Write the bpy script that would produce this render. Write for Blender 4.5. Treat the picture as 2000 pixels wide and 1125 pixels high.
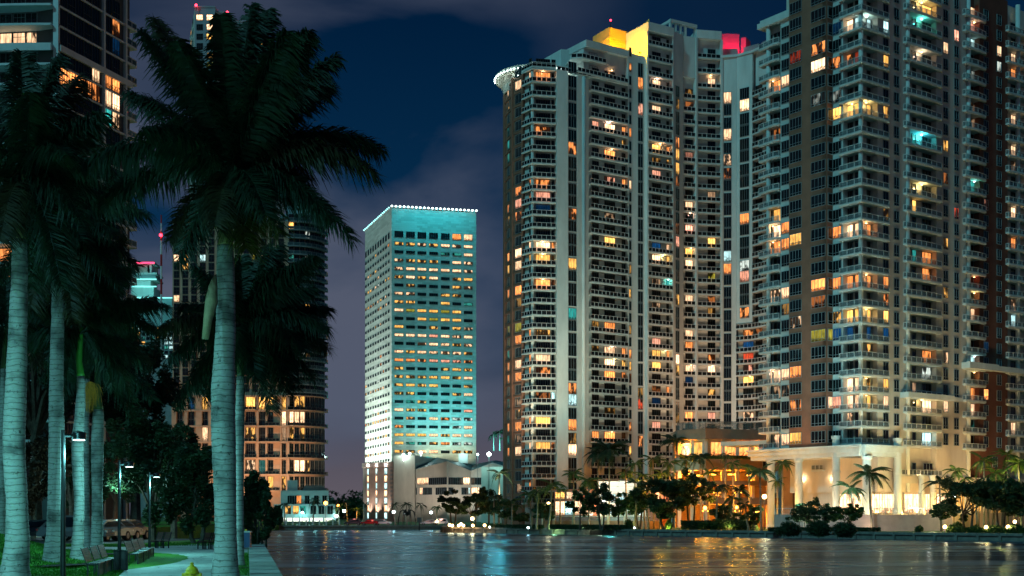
import bpy, math, random
import numpy as np
from mathutils import Vector, Matrix
R = math.radians
random.seed(11); rng = np.random.default_rng(11)
scene = bpy.context.scene
for o in list(bpy.data.objects): bpy.data.objects.remove(o)
COL = scene.collection
# ------------------------------------------------------------------ camera
cam_d = bpy.data.cameras.new('camera'); cam = bpy.data.objects.new('camera', cam_d); COL.objects.link(cam)
cam.location = (0, 0, 1.78); cam.rotation_euler = (R(90), 0, 0)
cam_d.lens = 45; cam_d.sensor_width = 36; cam_d.shift_y = 0.22125; cam_d.clip_start = .1; cam_d.clip_end = 20000
scene.camera = cam
scene.view_settings.view_transform = 'Standard'; scene.view_settings.look = 'None'
scene.view_settings.exposure = 0.0; scene.view_settings.gamma = 1.0; scene.view_settings.use_curve_mapping = False
cy = scene.cycles
cy.use_denoising = True; cy.max_bounces = 5; cy.diffuse_bounces = 2; cy.glossy_bounces = 3
cy.transmission_bounces = 3; cy.transparent_max_bounces = 6; cy.caustics_reflective = False; cy.caustics_refractive = False
cy.sample_clamp_indirect = 3.0; cy.sample_clamp_direct = 0
# ------------------------------------------------------------------ node helper
def newmat(name):
    m = bpy.data.materials.new(name); m.use_nodes = True; nt = m.node_tree; nt.nodes.clear()
    return m, nt
def N(nt, t, **k):
    n = nt.nodes.new(t)
    for a, v in k.items():
        if a == 'ins':
            for i, x in v.items(): n.inputs[i].default_value = x
        else: setattr(n, a, v)
    return n
# ------------------------------------------------------------------ night sky (world)
CLOC = (2.1, 1.0, .3)
world = bpy.data.worlds.new('World'); scene.world = world; world.use_nodes = True
nt = world.node_tree; nt.nodes.clear()
wo = N(nt, 'ShaderNodeOutputWorld'); bg = N(nt, 'ShaderNodeBackground')
tc = N(nt, 'ShaderNodeTexCoord'); sep = N(nt, 'ShaderNodeSeparateXYZ')
nt.links.new(tc.outputs['Generated'], sep.inputs[0])
elev = N(nt, 'ShaderNodeValToRGB')                      # night colour by height above the horizon
cr = elev.color_ramp
cr.elements[0].position = 0.0; cr.elements[0].color = (.125, .105, .125, 1)
cr.elements[1].position = 1.0; cr.elements[1].color = (.0008, .012, .038, 1)
for p, c in ((.05, (.085, .08, .11, 1)), (.12, (.020, .043, .088, 1)), (.20, (.002, .026, .072, 1)), (.36, (.0003, .0125, .042, 1))):
    e = cr.elements.new(p); e.color = c
mx = N(nt, 'ShaderNodeMath', operation='MAXIMUM', ins={1: 0.0}); nt.links.new(sep.outputs['Z'], mx.inputs[0]); nt.links.new(mx.outputs[0], elev.inputs[0])
mp = N(nt, 'ShaderNodeMapping', ins={'Scale': (1.0, 1.0, 3.4), 'Location': CLOC}); nt.links.new(tc.outputs['Generated'], mp.inputs[0])
no = N(nt, 'ShaderNodeTexNoise', ins={'Scale': 2.3, 'Detail': 6.0, 'Roughness': .48, 'Distortion': .5}); nt.links.new(mp.outputs[0], no.inputs['Vector'])
cl = N(nt, 'ShaderNodeValToRGB'); cl.color_ramp.elements[0].position = .44; cl.color_ramp.elements[1].position = .62
nt.links.new(no.outputs[0], cl.inputs[0])
az = N(nt, 'ShaderNodeMapRange', ins={1: .10, 2: -.06, 3: .05, 4: 1.0}); nt.links.new(sep.outputs['X'], az.inputs[0])  # city glow is stronger over the left
lo = N(nt, 'ShaderNodeMapRange', ins={1: .16, 2: .34, 3: 1.0, 4: .55}); nt.links.new(sep.outputs['Z'], lo.inputs[0])   # the banks thin out higher up
lm_ = N(nt, 'ShaderNodeMath', operation='MULTIPLY'); nt.links.new(cl.outputs[0], lm_.inputs[0]); nt.links.new(lo.outputs[0], lm_.inputs[1])
mu = N(nt, 'ShaderNodeMath', operation='MULTIPLY'); nt.links.new(lm_.outputs[0], mu.inputs[0]); nt.links.new(az.outputs[0], mu.inputs[1])
mixc = N(nt, 'ShaderNodeMix', data_type='RGBA'); mixc.inputs[7].default_value = (.085, .100, .150, 1)
nt.links.new(mu.outputs[0], mixc.inputs[0]); nt.links.new(elev.outputs[0], mixc.inputs[6])
nt.links.new(mixc.outputs[2], bg.inputs[0]); bg.inputs[1].default_value = 1.0
nt.links.new(bg.outputs[0], wo.inputs[0])
# added far light standing in for moonlight and soft city glow
sd = bpy.data.lights.new('moonlight_fill', 'SUN'); sd.energy = 0.95; sd.angle = R(3); sd.color = (.22, .88, 1.0)
sun = bpy.data.objects.new('moonlight_fill', sd); COL.objects.link(sun)
sun.rotation_euler = Vector((.60, .62, -.72)).to_track_quat('-Z', 'Y').to_euler()
# ------------------------------------------------------------------ geometry helpers
GZ = -1.0     # far ground level
WZ = -2.0     # water level
def P(px, py, d): return Vector(((px-1000)/2500*d, d, 1.78+(1005-py)/2500*d))
def XD(px, d): return Vector(((px-1000)/2500*d, d))
def ZY(py, d): return 1.78+(1005-py)/2500*d
def proj(v): return (1000+2500*v[0]/v[1], 1005-2500*(v[2]-1.78)/v[1])
class MB:
    def __init__(s): s.v = []; s.f = []; s.m = []; s.uv = {}
    def face(s, pts, m=0, uv=None):
        i = len(s.v); s.v += [tuple(p) for p in pts]; s.f.append(tuple(range(i, i+len(pts)))); s.m.append(m)
        if uv: s.uv[len(s.f)-1] = uv
    def hexa(s, c, m=0):   # c: 8 corners, bottom 4 then top 4
        i = len(s.v); s.v += [tuple(p) for p in c]
        for q in ((0,3,2,1),(4,5,6,7),(0,1,5,4),(1,2,6,5),(2,3,7,6),(3,0,4,7)):
            s.f.append(tuple(i+k for k in q)); s.m.append(m)
    def box(s, x0, x1, y0, y1, z0, z1, m=0):
        s.hexa([(x0,y0,z0),(x1,y0,z0),(x1,y1,z0),(x0,y1,z0),(x0,y0,z1),(x1,y0,z1),(x1,y1,z1),(x0,y1,z1)], m)
    def fbox(s, F, a, b, z0, z1, o0, o1, m=0):  # box in a facade frame, o = outward offset
        s.hexa([F.p(a,o1,z0),F.p(b,o1,z0),F.p(b,o0,z0),F.p(a,o0,z0),F.p(a,o1,z1),F.p(b,o1,z1),F.p(b,o0,z1),F.p(a,o0,z1)], m)
    def prism(s, pts, z0, z1, m=0, cap=True, mtop=None):
        n = len(pts); i = len(s.v)
        s.v += [(p[0],p[1],z0) for p in pts]+[(p[0],p[1],z1) for p in pts]
        for k in range(n):
            j = (k+1) % n; s.f.append((i+k,i+j,i+n+j,i+n+k)); s.m.append(m)
        if cap:
            s.f.append(tuple(i+n+k for k in range(n))); s.m.append(m if mtop is None else mtop)
            s.f.append(tuple(i+n-1-k for k in range(n))); s.m.append(m)
    def tube(s, pts, rad, n=8, m=0, cap=True):
        pts = [Vector(p) for p in pts]; rings = []
        for k, p in enumerate(pts):
            t = (pts[min(k+1,len(pts)-1)]-pts[max(k-1,0)]).normalized()
            a = t.cross(Vector((0,0,1)) if abs(t.z) < .9 else Vector((1,0,0))).normalized(); b = t.cross(a)
            r = rad[k] if hasattr(rad, '__len__') else rad
            i = len(s.v); rings.append(i)
            for q in range(n):
                an = 2*math.pi*q/n; s.v.append(tuple(p+(a*math.cos(an)+b*math.sin(an))*r))
        for k in range(len(rings)-1):
            for q in range(n):
                r0, r1 = rings[k], rings[k+1]; j = (q+1) % n
                s.f.append((r0+q,r1+q,r1+j,r0+j)); s.m.append(m)
        if cap:
            s.f.append(tuple(rings[0]+q for q in range(n))); s.m.append(m)
            s.f.append(tuple(rings[-1]+n-1-q for q in range(n))); s.m.append(m)
    def lathe(s, x, y, prof, n=16, m=0):
        i = len(s.v)
        for (r, z) in prof:
            for q in range(n):
                an = 2*math.pi*q/n; s.v.append((x+r*math.cos(an), y+r*math.sin(an), z))
        for k in range(len(prof)-1):
            for q in range(n):
                j = (q+1) % n; s.f.append((i+k*n+q,i+k*n+j,i+(k+1)*n+j,i+(k+1)*n+q)); s.m.append(m)
        s.f.append(tuple(i+(len(prof)-1)*n+q for q in range(n))); s.m.append(m)
        s.f.append(tuple(i+n-1-q for q in range(n))); s.m.append(m)
    def ball(s, c, r, n=8, m=0, sz=1):
        c = Vector(c); pr = [(max(.001,r*math.sin(math.pi*k/(n//2+1))), c.z-r*sz*math.cos(math.pi*k/(n//2+1))) for k in range(n//2+2)]
        s.lathe(c.x, c.y, pr, n, m)
    def mesh(s, name, mats, base=(0,0,0), smooth=False):
        me = bpy.data.meshes.new(name); b = Vector(base)
        me.from_pydata([(x-b.x,y-b.y,z-b.z) for x,y,z in s.v], [], s.f)
        for mt in mats: me.materials.append(mt)
        if len(mats) > 1: me.polygons.foreach_set('material_index', s.m)
        if s.uv:
            l = me.uv_layers.new(name='UVMap')
            for fi, uv in s.uv.items():
                st = me.polygons[fi].loop_start
                for k, c in enumerate(uv): l.data[st+k].uv = c
        if smooth: me.polygons.foreach_set('use_smooth', [True]*len(me.polygons))
        me.update(); return me
    def build(s, name, mats, parent=None, smooth=False, base=None, kind=None, label=None):
        if not isinstance(mats, (list, tuple)): mats = [mats]
        if base is None: base = parent_base(parent)
        me = s.mesh(name, mats, base, smooth); o = bpy.data.objects.new(name, me); COL.objects.link(o)
        if parent: o.parent = parent
        else: o.location = base
        if kind: o['kind'] = kind
        if label: o['label'] = label
        return o
def parent_base(p):
    b = Vector((0,0,0))
    while p: b = b+Vector(p.location); p = p.parent
    return b
def tag(o, label, cat, group=None):
    o['label'] = label; o['category'] = cat
    if group: o['group'] = group
    return o
def empty(name, loc, label, cat, group=None, rz=0):
    o = bpy.data.objects.new(name, None); o.location = loc; o.rotation_euler = (0,0,rz); o.empty_display_size = .3
    COL.objects.link(o); return tag(o, label, cat, group)
def inst(name, me, parent, loc, rz=0, mats=None, scale=None):
    o = bpy.data.objects.new(name, me); COL.objects.link(o); o.parent = parent
    o.location = loc; o.rotation_euler = (0,0,rz)
    if scale: o.scale = scale
    if mats:
        for k, mt in mats.items(): o.material_slots[k].link = 'OBJECT'; o.material_slots[k].material = mt
    return o
def copy_tree(o, parent=None):
    c = o.copy(); COL.objects.link(c)
    if parent: c.parent = parent
    for ch in [x for x in bpy.data.objects if x.parent == o]: copy_tree(ch, c)
    return c
class Fac:
    """vertical facade plane from plan point A towards B; outward = towards the side of the viewer"""
    def __init__(s, A, B):
        s.A = Vector(A[:2]); B = Vector(B[:2]); s.u = (B-s.A).normalized(); s.L = (B-s.A).length
        s.n = Vector((s.u.y, -s.u.x)); s.rz = math.atan2(s.u.y, s.u.x)
    def p(s, a, o, z): q = s.A+s.u*a+s.n*o; return Vector((q.x, q.y, z))
    def s_at(s, px, o=0):
        k = (px-1000)/2500; q = s.A+s.n*o     # q+u*t on ray x = k*y
        return (k*q.y-q.x)/(s.u.x-k*s.u.y)
def lamp(kind, name, loc, energy, color, size=.15, aim=None, cone=90, blend=.6):
    l = bpy.data.lights.new(name, kind); l.energy = energy; l.color = color; l.shadow_soft_size = size
    o = bpy.data.objects.new(name, l); o.location = loc; COL.objects.link(o)
    if kind == 'SPOT':
        l.spot_size = R(cone); l.spot_blend = blend
        o.rotation_euler = (Vector(aim)-Vector(loc)).to_track_quat('-Z', 'Y').to_euler()
    return o
def quads_mesh(name, V, mat):   # V: (n,4,3)
    n = len(V); me = bpy.data.meshes.new(name)
    me.vertices.add(n*4); me.vertices.foreach_set('co', V.reshape(-1).astype(np.float32))
    me.loops.add(n*4); me.loops.foreach_set('vertex_index', np.arange(n*4, dtype=np.int32))
    me.polygons.add(n); me.polygons.foreach_set('loop_start', np.arange(0, n*4, 4, dtype=np.int32))
    me.materials.append(mat); me.update(calc_edges=True); return me
# ------------------------------------------------------------------ materials
def pm(name, col, rough=.7, metal=0, var=.12, scale=1.5, bump=0, bscale=20, spec=.4, var2=None, stretch=None, emit=None):
    """plain surface: base colour broken up by two noises, fine relief"""
    m, nt = newmat(name); out = N(nt, 'ShaderNodeOutputMaterial'); b = N(nt, 'ShaderNodeBsdfPrincipled')
    nt.links.new(b.outputs[0], out.inputs[0])
    b.inputs['Roughness'].default_value = rough; b.inputs['Metallic'].default_value = metal; b.inputs['Specular IOR Level'].default_value = spec
    g = N(nt, 'ShaderNodeNewGeometry'); mp = N(nt, 'ShaderNodeMapping'); nt.links.new(g.outputs['Position'], mp.inputs[0])
    if stretch: mp.inputs['Scale'].default_value = stretch
    n1 = N(nt, 'ShaderNodeTexNoise', ins={'Scale': scale, 'Detail': 6.0, 'Roughness': .65}); nt.links.new(mp.outputs[0], n1.inputs['Vector'])
    rp = N(nt, 'ShaderNodeValToRGB'); c2 = var2 or tuple(c*(1-var*2.2) for c in col); c3 = tuple(min(1, c*(1+var)) for c in col)
    rp.color_ramp.elements[0].position = .3; rp.color_ramp.elements[0].color = (*c2, 1)
    rp.color_ramp.elements[1].position = .68; rp.color_ramp.elements[1].color = (*c3, 1)
    nt.links.new(n1.outputs[0], rp.inputs[0]); nt.links.new(rp.outputs[0], b.inputs['Base Color'])
    if bump:
        n2 = N(nt, 'ShaderNodeTexNoise', ins={'Scale': bscale, 'Detail': 3.0}); nt.links.new(mp.outputs[0], n2.inputs['Vector'])
        bp = N(nt, 'ShaderNodeBump', ins={'Strength': bump, 'Distance': .03}); nt.links.new(n2.outputs[0], bp.inputs['Height']); nt.links.new(bp.outputs[0], b.inputs['Normal'])
    if emit:
        b.inputs['Emission Color'].default_value = (*emit[:3], 1); b.inputs['Emission Strength'].default_value = emit[3]
    return m
def em(name, col, s):
    m, nt = newmat(name); out = N(nt, 'ShaderNodeOutputMaterial'); e = N(nt, 'ShaderNodeEmission')
    e.inputs[0].default_value = (*col, 1); e.inputs[1].default_value = s; nt.links.new(e.outputs[0], out.inputs[0]); return m
def litmat(name, col, s, partial):
    """a lit room behind a pane: curtains, lamp glow under the ceiling, furniture low down"""
    m, nt = newmat(name); out = N(nt, 'ShaderNodeOutputMaterial'); e = N(nt, 'ShaderNodeEmission')
    g = N(nt, 'ShaderNodeNewGeometry'); uv = N(nt, 'ShaderNodeUVMap'); sx = N(nt, 'ShaderNodeSeparateXYZ'); nt.links.new(uv.outputs[0], sx.inputs[0])
    mp = N(nt, 'ShaderNodeMapping', ins={'Scale': (1.0, 1.0, .45)}); nt.links.new(g.outputs['Position'], mp.inputs[0])
    n1 = N(nt, 'ShaderNodeTexNoise', ins={'Scale': .9 if partial else 1.6, 'Detail': 3.0}); nt.links.new(mp.outputs[0], n1.inputs['Vector'])
    r1 = N(nt, 'ShaderNodeMapRange', ins={1: .47 if partial else .3, 2: .56 if partial else .62, 3: .03 if partial else .45, 4: 1.15}); nt.links.new(n1.outputs[0], r1.inputs[0])
    mp2 = N(nt, 'ShaderNodeMapping', ins={'Scale': (9.0, 9.0, .3)}); nt.links.new(g.outputs['Position'], mp2.inputs[0])
    n2 = N(nt, 'ShaderNodeTexNoise', ins={'Scale': 1.0, 'Detail': 2.0}); nt.links.new(mp2.outputs[0], n2.inputs['Vector'])
    r2 = N(nt, 'ShaderNodeMapRange', ins={1: .35, 2: .6, 3: .7, 4: 1.1}); nt.links.new(n2.outputs[0], r2.inputs[0])
    n3 = N(nt, 'ShaderNodeTexNoise', ins={'Scale': 2.4, 'Detail': 2.0}); nt.links.new(g.outputs['Position'], n3.inputs['Vector'])
    ad = N(nt, 'ShaderNodeMath', operation='MULTIPLY_ADD', ins={1: 1.1}); nt.links.new(n3.outputs[0], ad.inputs[0])   # noise*1.1 + v
    nt.links.new(sx.outputs['Y'], ad.inputs[2])
    r3 = N(nt, 'ShaderNodeMapRange', ins={1: .68, 2: .84, 3: .22, 4: 1.0}); nt.links.new(ad.outputs[0], r3.inputs[0])
    a = N(nt, 'ShaderNodeMath', operation='MULTIPLY'); nt.links.new(r1.outputs[0], a.inputs[0]); nt.links.new(r2.outputs[0], a.inputs[1])
    b = N(nt, 'ShaderNodeMath', operation='MULTIPLY'); nt.links.new(a.outputs[0], b.inputs[0]); nt.links.new(r3.outputs[0], b.inputs[1])
    c = N(nt, 'ShaderNodeMath', operation='MULTIPLY', ins={1: s}); nt.links.new(b.outputs[0], c.inputs[0])
    mc = N(nt, 'ShaderNodeMix', data_type='RGBA'); mc.inputs[6].default_value = (col[0], col[1]*.62, col[2]*.5, 1); mc.inputs[7].default_value = (*col, 1)
    if name[0] in 'TCB': mc.inputs[6].default_value = (col[0]*.6, col[1]*.9, col[2], 1)
    nt.links.new(n2.outputs[0], mc.inputs[0]); nt.links.new(mc.outputs[2], e.inputs[0]); nt.links.new(c.outputs[0], e.inputs[1])
    gl = N(nt, 'ShaderNodeBsdfGlossy', ins={'Roughness': .08}); gl.inputs[0].default_value = (.05,.05,.05,1)
    asd = N(nt, 'ShaderNodeAddShader'); nt.links.new(e.outputs[0], asd.inputs[0]); nt.links.new(gl.outputs[0], asd.inputs[1])
    nt.links.new(asd.outputs[0], out.inputs[0]); return m
LITC = {'W': ((1,.73,.43),1.8), 'Y': ((1,.60,.14),1.6), 'O': ((1,.38,.10),1.6), 'P': ((1,.5,.34),1.3), 'R': ((1,.13,.05),.9),
        'T': ((.08,.85,.72),.55), 'C': ((.72,1,.95),1.3), 'B': ((.02,.22,.62),.32), 'G': ((.62,.66,.08),.7)}
LM = {}
def lit(code):
    if code not in LM:
        c, s = LITC[code[0].upper()]; part = code[0].islower()
        if part: s *= .8
        if '+' in code: s *= 1.9
        if '-' in code: s *= .3
        LM[code] = litmat('%s_window_glow' % code[0], c, s, part)
        LM[code].name = 'lit_room'
    return LM[code]
def glassmat(name, col, rough=.1, spec=.5):
    return pm(name, col, rough, 0, .3, .7, spec=spec)
GD = [glassmat('dark_glass', (.004,.010,.013)), glassmat('dark_glass', (.007,.016,.02)), glassmat('dark_glass', (.012,.012,.014))]
M = dict(
 white=pm('white_stucco', (.59,.64,.61), .8, var=.08, scale=.35, bump=.3, bscale=9, stretch=(1,1,.35)),
 cream=pm('cream_stucco', (.62,.58,.5), .8, var=.08, scale=.3, bump=.3, bscale=9, stretch=(1,1,.35)),
 brown=pm('brown_stucco', (.27,.125,.08), .85, var=.1, scale=.4, bump=.3, bscale=9),
 rust=pm('rust_stucco', (.17,.07,.045), .85, var=.1, scale=.4, bump=.3, bscale=9),
 tan=pm('tan_stucco', (.29,.2,.14), .85, var=.1, scale=.4, bump=.2, bscale=9),
 frame=pm('window_frame', (.20,.26,.27), .5, var=.03),
 frame_dk=pm('dark_window_frame', (.06,.07,.07), .5, var=.03),
 rail=pm('white_rail', (.6,.62,.6), .5, var=.04),
 rail_panel=pm('dark_rail_panel', (.012,.014,.016), .15, var=.1),
 peach=pm('peach_stucco', (.5,.33,.23), .85, var=.1, scale=.3, bump=.2, bscale=9),
 grey=pm('grey_concrete', (.3,.31,.31), .85, var=.12, scale=.4, bump=.3, bscale=6),
 dkgrey=pm('dark_concrete', (.09,.1,.1), .85, var=.12, scale=.4, bump=.3, bscale=6),
 teal_wall=pm('blue_grey_wall', (.22,.3,.31), .8, var=.1, scale=.3),
 roof_teal=pm('metal_roof', (.06,.12,.13), .6, var=.12, scale=.5),
 metal=pm('dark_metal', (.025,.028,.03), .4, .6, var=.1, scale=5),
 steel=pm('steel', (.3,.3,.3), .4, .8, var=.1, scale=5),
 stone=pm('seawall_stone', (.22,.2,.17), .9, var=.2, scale=1.2, bump=.6, bscale=4),
 cap=pm('pale_concrete_cap', (.5,.52,.48), .8, var=.12, scale=1.5, bump=.4, bscale=30),
 path=pm('pale_concrete_path', (.5,.53,.48), .7, var=.14, scale=.8, bump=.4, bscale=40),
 asphalt=pm('asphalt', (.05,.05,.05), .85, var=.15, scale=1.5, bump=.4, bscale=30),
 soil=pm('mulch', (.035,.022,.015), .95, var=.3, scale=6, bump=.8, bscale=25),
 ygreen=pm('hydrant_paint', (.75,.55,.02), .35, var=.1, scale=8, bump=.1),
 wood=pm('bench_slat', (.06,.06,.06), .5, var=.2, scale=9),
 wood_r=pm('red_brown_slat', (.10,.032,.022), .6, var=.2, scale=9),
 black=pm('black_rubber', (.012,.012,.012), .7, var=.1),
 bluebox=pm('blue_paint', (.05,.11,.25), .5, var=.1, scale=4),
 pinkwall=pm('pink_stucco', (.5,.38,.33), .85, var=.1, scale=.5, bump=.2, bscale=9),
 redp=pm('red_paint', (.5,.03,.03), .5, var=.05), whitep=pm('white_paint', (.75,.75,.75), .5, var=.05),
 flame=em('lamp_bulb_warm', (1,.62,.25), 14), bulb_c=em('lamp_bulb_cool', (.75,1,1), 14), bulb_o=em('lamp_bulb_orange', (1,.35,.05), 14),
 bulb_r=em('red_beacon', (1,.03,.06), 9), strip=em('pink_light_strip', (1,.05,.15), 3), tstrip=em('teal_light_strip', (.25,1,.95), 1.6),
)
def leafmat(name, a, b, s=3.0):
    m, nt = newmat(name); out = N(nt, 'ShaderNodeOutputMaterial'); d = N(nt, 'ShaderNodeBsdfPrincipled', ins={'Roughness': .5}); tr = N(nt, 'ShaderNodeBsdfTranslucent')
    g = N(nt, 'ShaderNodeNewGeometry'); n = N(nt, 'ShaderNodeTexNoise', ins={'Scale': s, 'Detail': 3.0}); nt.links.new(g.outputs['Position'], n.inputs['Vector'])
    r = N(nt, 'ShaderNodeValToRGB'); r.color_ramp.elements[0].position = .35; r.color_ramp.elements[0].color = (*a, 1); r.color_ramp.elements[1].position = .65; r.color_ramp.elements[1].color = (*b, 1)
    nt.links.new(n.outputs[0], r.inputs[0]); nt.links.new(r.outputs[0], d.inputs['Base Color']); nt.links.new(r.outputs[0], tr.inputs[0]); d.inputs['Specular IOR Level'].default_value = .25
    mx = N(nt, 'ShaderNodeMixShader', ins={0: .3}); nt.links.new(d.outputs[0], mx.inputs[1]); nt.links.new(tr.outputs[0], mx.inputs[2]); nt.links.new(mx.outputs[0], out.inputs[0]); return m
L1 = leafmat('palm_leaflet', (.007,.024,.014), (.02,.046,.02)); L2 = leafmat('yellowing_palm_leaflet', (.05,.06,.012), (.11,.10,.02))
LBR = leafmat('browned_palm_leaflet', (.03,.03,.015), (.055,.05,.02)); L3 = leafmat('tree_leaf', (.018,.05,.026), (.045,.09,.035), 1.2); L4 = leafmat('coconut_leaflet', (.03,.07,.03), (.06,.10,.035)); L5 = leafmat('hedge_leaf', (.03,.08,.02), (.07,.12,.03), 1.5)
L6 = leafmat('reddish_tree_leaf', (.04,.03,.018), (.075,.045,.025), 1.2)
LG = leafmat('grass_blade', (.025,.13,.01), (.055,.23,.018), .9)
# palm bark with ring scars
def barkmat():
    m, nt = newmat('palm_bark'); out = N(nt, 'ShaderNodeOutputMaterial'); b = N(nt, 'ShaderNodeBsdfPrincipled', ins={'Roughness': .85}); nt.links.new(b.outputs[0], out.inputs[0])
    g = N(nt, 'ShaderNodeNewGeometry'); mp = N(nt, 'ShaderNodeMapping', ins={'Scale': (1.6,1.6,12.0)}); nt.links.new(g.outputs['Position'], mp.inputs[0])
    n1 = N(nt, 'ShaderNodeTexNoise', ins={'Scale': 2.6, 'Detail': 8.0, 'Roughness': .7}); nt.links.new(mp.outputs[0], n1.inputs['Vector'])
    n2 = N(nt, 'ShaderNodeTexNoise', ins={'Scale': 1.3, 'Detail': 5.0}); nt.links.new(g.outputs['Position'], n2.inputs['Vector'])
    r = N(nt, 'ShaderNodeValToRGB'); r.color_ramp.elements[0].position = .36; r.color_ramp.elements[0].color = (.32,.315,.27,1); r.color_ramp.elements[1].position = .60; r.color_ramp.elements[1].color = (.41,.43,.40,1)
    nt.links.new(n1.outputs[0], r.inputs[0])
    r2 = N(nt, 'ShaderNodeValToRGB'); r2.color_ramp.elements[0].position = .34; r2.color_ramp.elements[0].color = (.35,.35,.35,1); r2.color_ramp.elements[1].position = .5
    nt.links.new(n2.outputs[0], r2.inputs[0])
    mx = N(nt, 'ShaderNodeMix', data_type='RGBA', blend_type='MULTIPLY'); mx.inputs[0].default_value = 1; nt.links.new(r.outputs[0], mx.inputs[6]); nt.links.new(r2.outputs[0], mx.inputs[7])
    wv = N(nt, 'ShaderNodeTexWave', bands_direction='Z', ins={'Scale': 1.8, 'Distortion': 3.2, 'Detail': 3.0, 'Detail Scale': 1.5}); nt.links.new(g.outputs['Position'], wv.inputs['Vector'])
    r4 = N(nt, 'ShaderNodeValToRGB'); r4.color_ramp.elements[0].position = .02; r4.color_ramp.elements[0].color = (.52,.52,.5,1); r4.color_ramp.elements[1].position = .13; nt.links.new(wv.outputs[0], r4.inputs[0])
    n5 = N(nt, 'ShaderNodeTexNoise', ins={'Scale': 7.0, 'Detail': 6.0, 'Roughness': .75}); nt.links.new(g.outputs['Position'], n5.inputs['Vector'])
    r5 = N(nt, 'ShaderNodeValToRGB'); r5.color_ramp.elements[0].position = .34; r5.color_ramp.elements[0].color = (.18,.18,.17,1); r5.color_ramp.elements[1].position = .42; nt.links.new(n5.outputs[0], r5.inputs[0])
    my = N(nt, 'ShaderNodeMix', data_type='RGBA', blend_type='MULTIPLY'); my.inputs[0].default_value = 1; nt.links.new(mx.outputs[2], my.inputs[6]); nt.links.new(r4.outputs[0], my.inputs[7])
    mx = N(nt, 'ShaderNodeMix', data_type='RGBA', blend_type='MULTIPLY'); mx.inputs[0].default_value = 1; nt.links.new(my.outputs[2], mx.inputs[6]); nt.links.new(r5.outputs[0], mx.inputs[7])
    nt.links.new(mx.outputs[2], b.inputs['Base Color'])
    bp = N(nt, 'ShaderNodeBump', ins={'Strength': .4, 'Distance': .02}); nt.links.new(n1.outputs[0], bp.inputs['Height']); nt.links.new(bp.outputs[0], b.inputs['Normal']); return m
BARK = barkmat(); BARK2 = pm('tree_bark', (.09,.075,.055), .9, var=.3, scale=4, bump=.6, bscale=12)
TWHITE = pm('pale_palm_trunk', (.22,.2,.15), .85, var=.2, scale=3)
# travertine blocks of the hotel
def travertine():
    m, nt = newmat('travertine'); out = N(nt, 'ShaderNodeOutputMaterial'); b = N(nt, 'ShaderNodeBsdfPrincipled', ins={'Roughness': .7}); nt.links.new(b.outputs[0], out.inputs[0])
    g = N(nt, 'ShaderNodeNewGeometry'); sx = N(nt, 'ShaderNodeSeparateXYZ'); nt.links.new(g.outputs['Position'], sx.inputs[0])
    ad = N(nt, 'ShaderNodeMath', operation='ADD'); nt.links.new(sx.outputs[0], ad.inputs[0]); nt.links.new(sx.outputs[1], ad.inputs[1])
    cb = N(nt, 'ShaderNodeCombineXYZ'); nt.links.new(ad.outputs[0], cb.inputs[0]); nt.links.new(sx.outputs[2], cb.inputs[1])
    br = N(nt, 'ShaderNodeTexBrick', ins={'Scale': 1.0, 'Mortar Size': .02, 'Brick Width': 2.6, 'Row Height': .82, 'Bias': -.1})
    br.inputs['Color1'].default_value = (.36,.36,.31,1); br.inputs['Color2'].default_value = (.52,.52,.46,1); br.inputs['Mortar'].default_value = (.3,.3,.27,1)
    nt.links.new(cb.outputs[0], br.inputs['Vector']); nt.links.new(br.outputs[0], b.inputs['Base Color']); return m
TRAV = travertine()
# ------------------------------------------------------------------ windows of the towers
WM = {}
def win_mesh(w, h, n, tr, fmat, kind='w', ft=.055, rows=None):
    """frame proud of the wall, panes set back in it. local x along the wall, -y outward. slot 0 frame, 1 glass"""
    key = (round(w,1), round(h,1), n, tr, fmat.name, kind)
    if key in WM: return WM[key]
    w, h = key[0], key[1]; b = MB(); a = -w/2; c = w/2; O = -.13
    b.face([(a,-.03,0),(c,-.03,0),(c,-.03,h),(a,-.03,h)], 1, [(0,0),(1,0),(1,1),(0,1)])
    def bar(x0,x1,z0,z1,o=O):
        b.face([(x0,o,z0),(x1,o,z0),(x1,o,z1),(x0,o,z1)]); b.face([(x0,0,z0),(x0,o,z0),(x0,o,z1),(x0,0,z1)]); b.face([(x1,o,z0),(x1,0,z0),(x1,0,z1),(x1,o,z1)])
        b.face([(x0,0,z0),(x1,0,z0),(x1,o,z0),(x0,o,z0)]); b.face([(x0,o,z1),(x1,o,z1),(x1,0,z1),(x0,0,z1)])
    bar(a-ft,a,-ft,h+ft); bar(c,c+ft,-ft,h+ft); bar(a,c,-ft*1.2,0,O-.04); bar(a,c,h,h+ft)
    for k in range(1, n): x = a+w*k/n; bar(x-ft*.4, x+ft*.4, 0, h, O+.03)
    for t in tr: bar(a, c, h*t-ft*.45, h*t+ft*.45, O+.01)
    me = b.mesh('window', [fmat, GD[0]]); WM[key] = me; return me
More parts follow.
